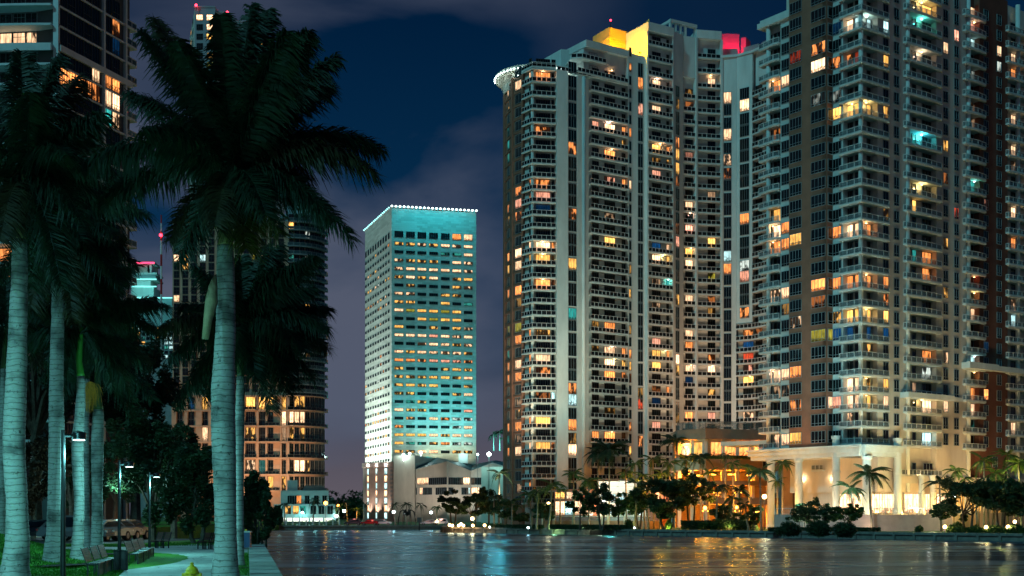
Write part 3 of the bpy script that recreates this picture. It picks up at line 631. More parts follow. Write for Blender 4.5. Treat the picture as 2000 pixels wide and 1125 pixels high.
# left continuation of the lower floors under the corner: podium wall
def stack(pa, pb, na, nb, doors, zmin, colpx=None):
    a, b = FR.s_at(pa), FR.s_at(pb); ia, ib = FR.s_at(na), FR.s_at(nb)
    fr = [F2(FR,a,.0), F2(FR,a+.3,.6), F2(FR,(a+b)/2,.9), F2(FR,b-.8,.6), F2(FR,b,.0)]; bk = [F2(FR,ib-.02,-.02), F2(FR,ib-.02,-1.22), F2(FR,ia+.02,-1.22), F2(FR,ia+.02,-.02)]
    balconies(rt, fr, bk, [z for z in RZ if z > zmin], panel=PANEL2, rh=1.0, step=1.5, taper=.14)
    if colpx:
        q = FR.p(FR.s_at(colpx, .0), .0, 0); m = MB(); m.tube([(q.x,q.y,ZL),(q.x,q.y,TOP)], .45, 10); m.build('column', M['white'], rt, smooth=True)
    for z in RZ:
        if z > zmin:
            for (px, w, n) in doors: WR.add(FR, px, z+.05, w, 2.6, n, o=-1.2)
stack(1764, 1840, 1771.5, 1829, [(1784.5,1.1,1),(1809,2.7,3)], 8.2, 1772.5)
stack(1880, 1926, 1887, 1913, [(1901,2.0,2)], 8.2, 1891)
stack(1964, 2030, 1968, 2020, [(1978,1.5,2),(2006,1.6,2)], 8.2, 1988)
for z in RZ:
    if z > ZB-2: 
        WR.add(FR, 1696, z+.05, 1.0, 2.6, 1, o=-1.3) if z > ZB-.5 else None
        WR.add(FR, 1708, z+.05, 1.6, 2.6, 2, o=-1.3) if z > ZB-.5 else None
    if z > ZL+1:
        for px in (1729.5, 1750.5, 1846.5, 1867.5): WR.add(FR, px, z+.5, 1.4, 2.1, 2, (.25,))
        for px in (1925.5, 1951): WR.add(FR, px, z+.5, 1.35, 2.0, 2, (.25,))
SP_RT = """1488 319 W,1519 413 Y,1518 441 W+,1540 437 O,1506 443 O,1519 475 O,1506 475 o,1540 469 O,1560 461 Y,1635 449 O,1660 446 W+,1676 444 W,1698 444 O,1711 448 r,1599 551 O+,1535 565 W,1519 572 w,1504 572 w,1635 548 O,1660 548 O,1676 547 O,1698 547 O,1711 546 O,
1730 547 o,1635 614 y,1660 613 Y+,1676 613 Y,1698 612 Y,1711 614 Y+,1730 614 Y+,1635 649 B,1660 646 B,1698 644 B,1711 645 C-,1730 647 B,1599 653 G,1622 650 G,1519 730 W,1535 725 W,1554 722 O,1504 730 W,1660 747 W+,1676 747 W,1698 746 y,1711 746 Y,1730 747 y,
1784 267 T,1809 267 W,1785 392 Y+,1809 395 Y,1785 490 T,1809 495 O,1867 411 r,1925 413 p-,1901 353 O,1901 381 T,1978 303 W,1978 428 W+,2006 369 W,1978 490 O,1809 526 o,1730 547 O,1901 570 R,1901 603 W,1978 615 C,1925 667 B-,1809 692 o,1846 697 w,1901 697 C,1809 723 c,
1730 748 Y,1901 759 O,1925 761 O+,1784 35 Y,1809 40 Y+,1784 67 T,1809 73 C,1784 131 W,1809 137 W+,1730 51 C+,1730 117 Y,1730 216 y,1846 81 W,1867 56 P+,1867 87 W,1925 8 O,1901 35 W,1901 64 P,1901 96 C,1901 160 c-,1901 221 w-,1951 108 W,1951 144 c,1978 27 W,1978 120 W,
1978 149 O,1978 243 W,2006 95 Y,1660 47 W+,1676 45 C,1698 48 C,1711 48 C+,1635 53 B-,1599 125 W+,1635 119 o,1660 112 o,1676 112 R-,1711 115 y-,1635 217 Y+,1660 212 Y+,1676 211 Y,1698 211 Y,1711 213 Y+,1519 160 O,1535 151 W,1504 199 w,1535 725 W,1554 722 O,
1660 748 W+,1635 781 P,1622 785 W,1660 783 W+,1676 783 W,1698 783 Y,1711 783 W+,1730 781 W,1660 816 w,1554 856 Y,1535 856 W,1519 858 w,1809 789 W+,1846 789 W,1809 857 C+,1901 792 W,1978 832 W,1901 821 t-,1599 190 c-,1635 190 c-,1554 125 r-"""
WR.light(spots(SP_RT), 14); WR.emit(300, .035)
for (px, py, c, e, o) in ((1800,252,'B',260,.2),(1800,380,'Y',170,.2),(1800,22,'Y',110,.2),(1800,56,'T',110,.2),(1800,118,'W',100,.2),(1692,30,'C',70,.2),(1692,196,'Y',140,.2),(1664,200,'Y',60,0),(1692,600,'Y',110,.2),(1692,430,'O',60,.2),(1692,533,'O',60,.2),(1692,735,'Y',60,.2),(1692,770,'Y',60,.2),(1510,430,'O',60,.2),(1510,465,'O',30,.2),
    (1510,150,'O',25,.2),(1903,590,'Y',60,.2),(1903,372,'T',40,.2),(1903,558,'R',20,.2),(1985,416,'Y',100,.2),(1985,20,'W',60,.2),(1903,50,'P',30,.2),(1985,140,'O',60,.2),(1985,292,'P',30,.2),(1800,778,'Y',60,.2),(1903,745,'Y',50,.2),(1903,685,'C',30,.2),(1510,716,'P',50,.2)):
    F = FL if px < 1682 else FR; s = F.s_at(px, -.3); q = F.p(s, -.3, 0); z = ZY(py, q.y)
    zc = min([l for l in RZ if l > z-.6], default=z)-.62
    CC['R'] = (1,.1,.05); ceiling_lamp(rt, (q.x, q.y, zc), CC[c], e)
# string of small amber lights on one balcony
F = FR; b0 = F.s_at(1902,1.0); z = ZY(160, 252)
# entablature over the colonnade
zc0, zc1 = ZY(890, 231), ZY(866, 231)
sleft = FL.s_at(1481)
def band(F, a, b, z0, z1, out, dep=3.0, mat=None, name='cornice'): m = MB(); m.fbox(F, a, b, z0, z1, -dep, out); return m.build(name, mat or M['white'], rt)
band(FL, sleft-1, LL+1.2, ZB-.1, ZB+.75, 1.9, 6); band(FL, sleft-1.2, LL+1.6, ZB+.75, ZB+1.15, 2.3, 6); band(FL, sleft-.6, LL+.8, ZB-.9, ZB-.1, 1.5, 6)
sRb = FR.s_at(1748)
band(FR, -1.19, sRb, ZB-.1, ZB+.74, 1.9, 4); band(FR, -1.59, sRb+.3, ZB+.75, ZB+1.14, 2.28, 4); band(FR, -.8, sRb, ZB-.9, ZB-.1, 1.5, 4)
# mid cornice higher on the right face
zm = ZY(766, 236); band(FR, FR.s_at(1758), FR.s_at(1848), zm-.9, zm+.1, 1.9, 1); band(FR, FR.s_at(1848), FR.s_at(1876), zm-.7, zm, .5, 1)
zm2 = ZY(712, 252); band(FR, FR.s_at(1878), FR.s_at(1935), zm2-1.2, zm2, 1.9, 1); band(FR, FR.s_at(1935), FR.s_at(2040), zm2-1.1, zm2-.1, 1.2, 1)
# tall columns
def tcol(px, F, o, z0, z1, r, label=None):
    s = F.s_at(px, o); q = F.p(s, o, 0); m = MB()
    m.lathe(q.x, q.y, [(r*1.35,z0),(r*1.35,z0+.5),(r*1.1,z0+.7),(r,z0+1),(r,(z0+z1)*.52),(r*1.14,(z0+z1)*.52+.05),(r*1.14,(z0+z1)*.52+.4),(r,(z0+z1)*.52+.45),(r*.97,z1-.7),(r*1.2,z1-.5),(r*1.25,z1)], 16)
    m.build('column', M['white'], rt, smooth=False)
tcol(1506, FL, 1.0, GZ, ZB-.9, .72); tcol(1560, FL, 1.0, GZ+2.8, ZB-.9, .72); tcol(1633, FL, 1.0, GZ+2.8, ZB+3, .72); tcol(1693, FR, 1.2, GZ, ZB-.9, .8); tcol(1753, FR, 1.2, GZ+2.8, ZB+2.6, .72)
tcol(1800, FR, 1.2, GZ+2.8, ZY(928,240), .55); tcol(1822, FR, 1.2, GZ+2.8, ZY(928,240), .55)
# set-back lobby building behind the columns
lw = MB(); lw.fbox(FL, FL.s_at(1556,-5), LL-3.25, GZ, ZB-.5, -18, -5); lw.build('lobby_wall', M['cream'], rt)
lw = MB(); lw.fbox(FL, sleft-2, FL.s_at(1548,-9), GZ, ZB-.7, -18, -9); lw.build('lobby_wall', M['tan'], rt)
lw = MB(); lw.fbox(FR, 5.3, FR.s_at(1765,-3), GZ, ZB-.6, -17, -3.2); lw.build('lobby_wall', M['cream'], rt)
lw = MB(); lw.fbox(FR, FR.s_at(1745), FR.s_at(1895), ZY(930,240), ZL+2, -17, -.5); lw.build('wall', M['cream'], rt)
lw = MB(); lw.fbox(FR, FR.s_at(1765,-3), FR.s_at(2100,-3), GZ, ZL, -17, -3); lw.build('lobby_wall', M['cream'], rt)
band(FR, FR.s_at(1745), FR.s_at(2100), ZY(944,240), ZY(930,240), .5, 3.2, M['cream'])
band(FR, FR.s_at(1895), FR.s_at(2100), ZY(930,240), ZL+.02, -.3, 3.1, M['cream'])
LW = Wins(rt)
for (F, px, pz, w, h, n, o, c) in ((FL,1574,.0,1.0,2.0,1,-5,None),(FL,1604,.0,1.9,2.4,1,-5,'y-'),(FL,1573,-7,1.1,4.2,2,-5,None),(FL,1606,-7,1.9,4.2,3,-5,None),(FL,1664,.3,3.6,1.9,3,-5,'y'),
   (FR,1703,.2,.6,2,1,-3.2,None),(FR,1741,.0,1.9,2.2,2,-3.2,None)):
    s = F.s_at(px,o); y = F.p(s,o,0).y
    LW.add(F, px, (ZY(905,y) if pz > -1 else ZY(958,y)), w, h, n, (.25,), o=o, fm=M['rail'], glass=lit(c) if c else GD[1])
for px, w, n in ((1654,3.2,4),(1672,2.8,3),(1712,3.0,4),(1735,3.6,5)):
    F = FL if px < 1682 else FR; o = -4.98 if px < 1682 else -3.2
    LW.add(F, px, GZ+3.1, w, 3.5, n, (.7,), o=o, fm=M['rail'], glass=lit('W+'))
for px, w, n in ((1780,4.4,5),(1811,2.6,4),(1842,4.2,5),(1872,4,5),(1905,3.5,4),(1950,5,6)): LW.add(FR, px, GZ+3.1, w, 3.6, n, (.7,), o=-3, fm=M['rail'], glass=lit('W+' if px < 1850 else 'Y'))
for px, w, n in ((1775,2.6,3),(1806,2.2,3),(1838,2.6,3),(1890,3,3),(1950,6,6),(1985,5,5)): LW.add(FR, px, GZ+8, w, 2.3, n, (), o=-3, fm=M['frame'], glass=lit('O' if px < 1850 else 'W'))
LW.add(FR, 1752, ZY(928,235)+.1, 2.2, 2.1, 2, (.25,), o=-.5); LW.add(FR, 1784.5, ZY(928,240)+.1, 1.1, 2.2, 1, o=-.5); LW.add(FR, 1812, ZY(928,240)+.1, 2.7, 2.2, 3, o=-.5)
for px in (1857,1878): LW.add(FR, px, ZY(922,246), 1.4, 2.0, 2, (.25,), o=-.5)
LW.add(FR, 1943, ZY(905,252)-.6, 1.5, 2.0, 2, (.25,))
LW.emit(300)
balconies(rt, [F2(FR,FR.s_at(1752),.3), F2(FR,FR.s_at(1838),.3)], [F2(FR,FR.s_at(1838),-.55), F2(FR,FR.s_at(1752),-.55)], [ZY(928,240)], panel=PANEL2)
balconies(rt, [F2(FR,FR.s_at(1700),-1.6), F2(FR,FR.s_at(2080),-1.6)], [F2(FR,FR.s_at(2080),-3.1), F2(FR,FR.s_at(1700),-3.1)], [GZ+7.3], panel=PANEL2, slab=M['tan'])
balconies(rt, [F2(FL,FL.s_at(1584,-4),-4.0), F2(FL,FL.s_at(1607,-4),-4.0)], [F2(FL,FL.s_at(1607,-4),-5.1), F2(FL,FL.s_at(1584,-4),-5.1)], [ZY(916,238)], panel=PANEL2)
# wall sconces on the columns and lobby wall
for (F, px, py, o) in ((FL,1570,935,-4.6),(FL,1625,935,-4.6),(FR,1760,930,-.2),(FR,1792,929,-.2),(FR,1822,932,-2.5),(FR,1850,941,-2.5)):
    q = F.p(F.s_at(px,o), o, 0); z = ZY(py, q.y); m = MB(); m.ball((q.x,q.y,z), .2, 8); m.tube([(q.x,q.y,z-.25),(q.x,q.y,z-.4)], .12, 6); m.build('wall_lamp', M['flame'], rt); lamp('POINT','wall_lamp_light',(q.x+F.n.x*.5, q.y+F.n.y*.5, z), 130, (1,.66,.36), .2)
# terrace, its wall and railing
te = MB(); tp = [F2(FL,sleft+.5,3.2), F2(FL,LL+2.5,3.2)]; 
tq0 = XD(1512,222); tq1 = XD(1700,213); tq2 = XD(1860,216); tq3 = XD(1905,232)
te.prism([tq0,tq1,tq2,tq3,XD(1890,246),XD(1700,240),XD(1530,240)], GZ-.3, GZ+2.75)
to = te.build('terrace', [M['pinkwall']]); tag(to, 'raised terrace with a pale rendered retaining wall in front of the colonnade', 'terrace')
TRF = MB()
for p, q in ((tq0,tq1),(tq1,tq2),(tq2,tq3)):
    F = Fac(p,q); L = F.L; TRF.fbox(F,0,L,GZ+3.8,GZ+3.88,-.3,-.22); TRF.fbox(F,0,L,GZ+2.85,GZ+2.9,-.3,-.24)
    for k in range(int(L/1.4)+1): TRF.fbox(F,k*1.4,k*1.4+.07,GZ+2.75,GZ+3.8,-.3,-.22)
TRF.build('railing', [M['rail']], to, base=(0,0,0))
# light that the place shows: lobby glow, uplights on the columns, terrace lamps
for (px, d, z, e, c) in ((1540,233,1.5,900,(1,.72,.42)),(1600,231,GZ+3.2,1000,(1,.78,.5)),(1660,228,GZ+3.2,1000,(1,.74,.42)),(1720,228,GZ+3.3,900,(1,.7,.36)),(1785,233,GZ+3.3,1500,(1,.62,.22)),(1835,238,GZ+3.3,1500,(1,.55,.15)),(1900,240,1.8,1700,(1,.5,.15)),(1960,245,2.5,1900,(1,.55,.18)),(1535,240,3,900,(1,.5,.1))):
    q = XD(px,d); lamp('POINT','lobby_light',(q.x,q.y,z),e,c,.3)
for (px, d) in ((1508,221),(1562,219),(1634,217),(1694,215.5),(1752,218)):
    q = XD(px,d); z = GZ+.3 if px in (1508,) else GZ+3.0
    if px == 1508: q = XD(1500,225)
    lamp('SPOT','column_uplight',(q.x,q.y,z),6500,(.6,1,.95),.2,(q.x+2.2,q.y+9,z+22),95,.8)
# ==================================================================== unseen spots added to brighten the two towers, set behind the trees
for (px, d, zz, tgt, e, c, cone) in (
    (1115,262,1.5,(1100,300,52),34000,(.5,1,.9),62),(1060,262,1.5,(1040,298,36),12000,(1,.88,.65),70),(1200,265,3,(1200,306,40),16000,(.95,.85,.66),75),(1300,272,4,(1300,312,30),20000,(1,.66,.42),80),(1420,282,20,(1420,320,42),20000,(1,.66,.42),85),
    (1560,216,2,(1540,245,50),14000,(.5,1,.98),60),(1655,209,2,(1655,236,60),10000,(.6,1,.95),55),(1790,212,2,(1800,242,26),13000,(1,.78,.46),75),(1900,222,2,(1930,252,26),13000,(1,.70,.38),75),(1150,262,1.5,(1136,300,70),22000,(.6,1,.95),40),(1255,282,2,(1245,311,22),9000,(1,.5,.26),95),(1335,290,12,(1340,318,26),9000,(1,.5,.26),95),(1440,292,20,(1440,319,34),9000,(1,.5,.26),95),(1170,276,1.5,(1165,304,22),7000,(1,.55,.3),95),(985,283,1.5,(992,308,62),44000,(1,.72,.45),60),(1020,270,1.5,(1013,302,50),15000,(1,.72,.45),50)):
    q = XD(px,d); t = XD(tgt[0],tgt[1]); lamp('SPOT','tower_fill_spot',(q.x,q.y,zz),e,c,.5,(t.x,t.y,tgt[2]),cone,.9)
# ==================================================================== low orange-lit parking podium between the towers
pk = empty('parking_podium', (XD(1400,275).x, 278, GZ), 'low parking podium with orange-lit open decks and a glazed roof terrace between the two towers', 'parking building')
fpA, fpB, fpC = XD(1322,272), XD(1378,266), XD(1520,272)
for i, (y0_, y1_) in enumerate(((1013,985),(972,948),(938,922),(905,880))):
    pass
F1, F2_ = Fac(fpA, fpB), Fac(fpB, fpC)
def pz(y): return ZY(y, 268)
for (ya, yb, out) in ((858,838,.0),(918,893,.4),(948,939,.3),(985,972,.3)):
    m = MB()
    m.prism([tuple(fpA-F1.n*-out), tuple(fpB+Vector((0,-out))), tuple(fpC+F2_.n*out), tuple(fpC+Vector((0,16))), tuple(fpA+Vector((0,16)))], pz(ya), pz(yb)); m.build('deck' if ya > 900 else 'upper_wall', M['tan'] if ya < 900 else M['tan'], pk)
m = MB(); m.prism([tuple(fpA+Vector((1,13))), tuple(fpC+Vector((0,13))), tuple(fpC+Vector((0,15.9))), tuple(fpA+Vector((1,15.9)))], GZ, pz(858)+.01); m.build('back_wall', M['tan'], pk)
for px in (1327, 1352, 1378, 1412, 1440, 1470, 1500):
    d = 272-(px-1322)*.1 if px < 1378 else 266.3+(px-1378)*.042; q = XD(px, d+.8); m = MB(); m.box(q.x-.35,q.x+.35,q.y-.35,q.y+.35,GZ,pz(858)); m.build('pillar', M['cream'], pk)
AM = em('amber_deck_lamp', (1,.36,.04), 9)
PK = Wins(pk)
for px, w, c in ((1340,2.2,'W+'),(1364,2.4,'Y'),(1395,3.2,'O+'),(1425,3,'O+'),(1453,3,'O+'),(1478,3,'O+')): 
    F = F1 if px < 1378 else F2_; PK.add(F, px, pz(892)+.05, w, 3.0, 2, o=-1.6, fm=M['rail'], glass=lit(c))
PK.add(F1, 1331, pz(892)+.05, 1.0, 3.0, 1, o=-1.6, glass=lit('O')); PK.add(F2_, 1496, pz(916)+.4, 1.6, 1.6, 2, o=.42)
PK.emit(50)
m = MB(); m.fbox(F1, .4, F1.L-.4, pz(893), pz(858), -2.2, -1.65); m.fbox(F2_, .4, 7, pz(893), pz(858), -2.2, -1.65); m.build('upper_wall', M['cream'], pk)
ms, mr, o_ = balcony_meshes([tuple(fpA), tuple(fpB), tuple(fpC)], [tuple(fpC+Vector((0,1))), tuple(fpA+Vector((0,1)))], rh=1.6, step=1.6, gap=.1, panel=PANEL2, rail=M['frame_dk']); inst('railing', mr, pk, Vector((o_.x,o_.y,pz(838)))-Vector(pk.location))
m = MB(); A_, B_ = XD(1407,262), XD(1502,256); F3 = Fac(A_,B_); m.fbox(F3, 0, F3.L, pz(874), pz(866), -8, 0); m.build('canopy', M['white'], pk)
for s in (.3, F3.L*.58, F3.L-.3): m = MB(); m.fbox(F3, s-.12, s+.12, pz(893), pz(874), -.6, -.36); m.build('canopy_post', M['white'], pk)
for (px, py, e) in ((1340,868,420),(1366,866,420),(1400,866,500),(1440,880,450),(1480,878,420),(1340,925,500),(1363,928,500),(1390,926,900),(1430,926,1000),(1467,928,800),(1360,965,600),(1400,962,1100),(1440,962,900),(1380,998,900),(1405,998,1200),(1440,998,1200),(1475,1000,800)):
    q = XD(px, 271); z = pz(py); b_ = MB(); b_.box(q.x-.9, q.x+.9, q.y-.12, q.y+.12, z-.1, z+.14); b_.build('deck_lamp', AM, pk); lamp('POINT','deck_lamp_light',(q.x,q.y-.3,z-.3), e*4.6, (1,.27,.01), .25)
# ==================================================================== waterside hotel tower
ha, hb, hc_ = XD(765,520), XD(713,564), XD(930,528)
ho = empty('hotel_tower', (ha.x+8, ha.y+22, GZ), 'boxy stone hotel tower lit teal with lights along its flat roof edge', 'hotel')
FH, FG = Fac(ha, hc_), Fac(hb, ha)
hz = ZY(405,520)
m = MB(); m.prism([tuple(hb),tuple(ha),tuple(hc_),tuple(hc_+(hb-ha))], GZ, hz); m.build('wall', TRAV, ho)
m = MB(); 
for F in (FH, FG): m.fbox(F, -.3 if F is FH else -.3, F.L+.3, hz+.01, hz+.5, -.8, .3 if F is FH else .29)
m.build('roof_edge', M['grey'], ho)
HW = Wins(ho)
rows = ['-----OW','yywyWwW','----ttW','wyyy-Ww','wWWWWWw','yWyW-yY','-y---yw','ww--yy-','yy--Y-t','WGYYGY-','--YGYY-','Y--y-yw','WWWPWwW','--wWwyw','wyWwwwy','OOoPPpo','y---yyy','yyyyYyW','yYyY--y','yy---yW','-ty----','Wyy---P','-o-Wocc','o----cW','YYYWyWW','Yttyocc','yyWW-yy']
pxs = [771+22.6*k+8.2 for k in range(7)]
pxs = [779.2,801.7,824,846.7,869.6,892,914.3]
for i, rw in enumerate(rows):
    y = 465.3 if i == 0 else 477+16.2*(i-1)+2.6
    for j, c in enumerate(rw):
        dd = 520+8*(pxs[j]-765)/165; z = 1.78+(1005-(y if i else 464.5))*520/2500*1.004
        HW.add(FH, pxs[j], z, 3.45, 2.35 if i == 0 else 1.05, 4, fm=M['frame_dk'] if i else M['dkgrey'], glass=None if c == '-' else lit(c))
gg = random.Random(3)
for i in range(27+1):
    zz = 1.78+(1005-((464.5) if i == 0 else 477+16.2*(i-1)+2.6))*520/2500*1.004
    prob = gg.choice((.0,.1,.1,.3,.7)) if i else 0
    for j in range(10):
        s = 2.0+4.45*j; p = FG.p(s,0,0); px = proj((p.x,p.y,5))[0]
        g = None
        if gg.random() < prob: g = lit(gg.choice('yywcoY'))
        HW.add(FG, px, zz, 2.5, 2.35 if i == 0 else 1.15, 2, fm=M['frame_dk'], glass=g)
HW.emit(300)
b = MB(); b.ball((0,0,0), .62, 8); lme = b.mesh('roof_lamp', [em('roof_lamp_glow', (.8,1,.95), 5)])
for k in range(22): q = FH.p(FH.L*k/21,.55,hz+.45); inst('roof_lamp', lme, ho, q-Vector(ho.location), 0, None, (.75,.75,.6))
lme2 = b.mesh('roof_lamp', [em('roof_lamp_glow', (.35,1,.95), 3)])
for k in range(18): q = FG.p(FG.L*k/18,.5,hz+.45); inst('roof_lamp', lme2, ho, q-Vector(ho.location), 0, None, (.6,.6,.4))
TE = (.0,.62,.8)
for k in range(4):
    q = FH.p(FH.L*(k+.5)/4, 9, hz+1.5); t = FH.p(FH.L*(k+.5)/4, 0, hz-45); lamp('SPOT','roof_floodlight',q+Vector((0,0,5)),11000,(0,.52,.66),.5,t,140,1)
for k in range(4):
    q = FH.p(FH.L*(k+.5)/4, 22, 24); t = FH.p(FH.L*(k+.5)/4, 0, 66); lamp('SPOT','podium_floodlight',q,36000,(.0,.55,.66),.5,t,125,1)
for k in range(3):
    q = FH.p(FH.L*(k+.5)/3, 9, 22); t = FH.p(FH.L*(k+.5)/3, 0, 36); lamp('SPOT','podium_floodlight',q,7000,(.95,.9,.55),.5,t,120,1)
for k in range(3):
    q = FG.p(FG.L*(k+.5)/3, 26, 6); t = FG.p(FG.L*(k+.5)/3, 0, 60); lamp('SPOT','side_floodlight',q,175000,(.84,1,.92),.5,t,110,1)
    q = FG.p(FG.L*(k+.5)/3, 12, 3); t = FG.p(FG.L*(k+.5)/3, 0, 30); lamp('SPOT','side_floodlight',q,6000,(1,.93,.75),.5,t,120,1)
# ---- its podium
po = empty('hotel_podium', (-45, 495, GZ), 'pale hotel annexe with folded dark roof, long window bands and tall lit slots', 'building')
def D(d): return lambda y: ZY(y, d)
zq = D(500)
FA_ = Fac(XD(709,508), XD(768,497))
m = MB(); m.fbox(FA_, 0, FA_.L, GZ, zq(912), -16, -.4); m.build('wall', M['pinkwall'], po)
for (a, b_) in ((709,716.5),(720.5,733),(736.5,750),(757,768.5)):
    m = MB(); sa, sb = FA_.s_at(a), FA_.s_at(b_); m.fbox(FA_, sa, sb, GZ, zq(912), -.4, 0); m.build('pier', M['pinkwall'], po)
m = MB(); m.fbox(FA_, -.3, FA_.L+.2, zq(912), zq(903), -16, .3); m.build('cornice', M['pinkwall'], po)
SW = Wins(po)
for px in (718.5, 734.8, 753.5):
    for k in range(7): SW.add(FA_, px, zq(1015)+2.9*k+.3, 1.2 if px < 750 else 1.6, 2.4, 1, (.4,), o=-.38, glass=lit('W+' if k % 2 else 'C+'))
    q = FA_.p(FA_.s_at(px,1.5), 1.5, 1.0); lamp('SPOT','slot_uplight',q,5200,(1,.78,.62),.3,(q.x,q.y+2.6,20),70,.9)
    q = FA_.p(FA_.s_at(px,.4), .4, zq(908)); lamp('POINT','slot_lamp',q,500,(1,.95,.9),.3)
for k in range(14): 
    m = MB(); sa = FA_.s_at(760.5); m.fbox(FA_, sa+.6, FA_.L-.2, zq(1010)+1.6*k, zq(1010)+1.6*k+.9, 0, .15)
    m.build('louvre', M['grey'], po)
FBk = Fac(XD(769,496), XD(810,493)); m = MB(); m.fbox(FBk, 0, FBk.L, GZ, zq(891), -22, 0); m.build('blank_wall', M['cream'], po)
# folded-roof hall
h0, h1, h2, h3 = XD(812,492), XD(874,478), XD(920,486), XD(1000,478)
h1b = XD(874,478)
m = MB()
pts = [(h0,918),(h1,902),(h2,921),(XD(962,481),905),(h3,916)]
for (p, ya), (q, yb) in zip(pts[:-1], pts[1:]):
    m.face([(p.x,p.y,GZ),(q.x,q.y,GZ),(q.x,q.y,ZY(yb,q.y)),(p.x,p.y,ZY(ya,p.y))])
m.face([(h0.x,h0.y,GZ),(h0.x,h0.y,ZY(918,492)),(h0.x,h0.y+25,ZY(918,492)),(h0.x,h0.y+25,GZ)])
m.build('wall', M['cream'], po)
rz_ = lambda y, d: ZY(y, d)
m = MB(); r0 = XD(812,506); r1 = XD(852,516); r2 = XD(925,512); r3 = XD(968,510); r4 = XD(1010,508)
T = [Vector((p.x, p.y-.4, ZY(y, p.y)+.25)) for p, y in pts]; Bk = [Vector((q.x,q.y,ZY(y,q.y))) for q, y in ((r0,899),(r1,893.5),(r2,907),(r3,899),(r4,906))]
for i in range(4): m.face([T[i],T[i+1],Bk[i+1],Bk[i]])
m.build('roof', M['roof_teal'], po)
for i in range(4):
    m = MB(); a, b_ = T[i], T[i+1]; dz = Vector((0,0,-.5)); dy = Vector((0,.45,0)); m.hexa([a+dz,b_+dz,b_+dz+dy,a+dz+dy,a,b_,b_+dy,a+dy]); m.build('roof_edge', M['cream'], po)
HWn = Wins(po)
Fh = [Fac(h0,h1), Fac(h1,h2), Fac(h2,XD(962,481)), Fac(XD(962,481),h3)]
for (fi, pa_, pb_, y, n, c) in ((0,815,837,946.5,4,'W'),(0,837.5,873,946.5,9,None),(1,875.5,904,946.5,8,None),(1,904.5,917,946.5,3,'W+'),(2,920.5,943,946.5,7,None),(2,944,960,946.5,3,'W+'),(3,964,985,946.5,4,None),
     (0,812.5,814.5,966,1,None),(0,820,826,966,2,'W'),(0,826.5,844,966,6,None),(0,851,873,966,6,None),(1,875.5,885.5,966,3,None),(1,901,914,966,4,None),(1,914.5,917.5,966,1,'C'),(2,921,936,966,4,'W+'),(2,936.7,950,966,3,None),(2,951,955,966,1,'C'),(3,965,985,966,4,None)):
    F = Fh[fi]; px = (pa_+pb_)/2; s_ = F.s_at(px); yy = F.p(s_,0,0).y; HWn.add(F, px, ZY(y,yy), F.s_at(pb_)-F.s_at(pa_)-.1, 2.6, n, (), glass=lit(c) if c else GD[1])
HWn.emit(60); SW.emit(60)
m = MB(); q = XD(905,498); m.box(q.x-1.8,q.x+1.8,q.y-1.5,q.y+1.5,ZY(905,498),ZY(886,498)); m.build('roof_hut', M['white'], po)
for (px, py, d) in ((788,888,494),(800,886,498),(822,884,505)):
    q = XD(px,d); z = ZY(py,d); m = MB(); m.ball((q.x,q.y,z), .5, 8); m.tube([(q.x,q.y,z-.4),(q.x,q.y,ZY(900,d))], .1, 5); m.build('roof_lamp', M['bulb_c'], po); lamp('POINT','roof_lamp_light',(q.x,q.y-.8,z+.6),1500,(.7,1,.95),.3)
for (px, e, c) in ((840,5200,(1,.85,.7)),(890,5000,(1,.86,.74)),(935,4200,(1,.88,.76)),(795,5200,(1,.9,.8))):
    q = XD(px, 470); lamp('SPOT','forecourt_floodlight',(q.x,q.y,2),e,c,.4,(q.x-1,490,16),90,.9)
lamp('POINT','roof_hut_light',(XD(903,494).x,493.5,ZY(893,494)+1),900,(.6,1,.95),.3)
# ==================================================================== palm-planted parking deck beside the hotel
td = empty('garden_deck', (XD(965,430).x, 440, GZ), 'garage deck with floodlit palms and a very bright white lamp', 'building')
m = MB(); q0, q1 = XD(940,432), XD(1010,430); m.prism([q0,q1,q1+Vector((0,30)),q0+Vector((0,30))], GZ, ZY(912,432)); m.build('wall', M['cream'], td)
q = XD(955,428); m = MB(); m.tube([(q.x,q.y,GZ),(q.x,q.y,ZY(889,428))], .12, 6); m.build('pole', M['steel'], td); m = MB(); m.ball((q.x,q.y,ZY(887,428)), .65, 10); m.build('floodlight', em('white_floodlight', (.85,1,.95), 30), td)
lamp('POINT','deck_floodlight_lamp',(q.x,q.y-1.2,ZY(886,428)),2600,(.35,1,.9),.5); lamp('POINT','deck_palm_light',(XD(975,436).x,436,ZY(870,436)),7000,(.15,.95,1),.4)
q = XD(933,428); m = MB(); m.tube([(q.x,q.y,GZ),(q.x,q.y,ZY(888,428))], .1, 6); m.build('pole', M['steel'], td); m = MB(); m.ball((q.x,q.y,ZY(887.5,428)), .35, 8); m.build('lamp_head', M['bulb_c'], td)
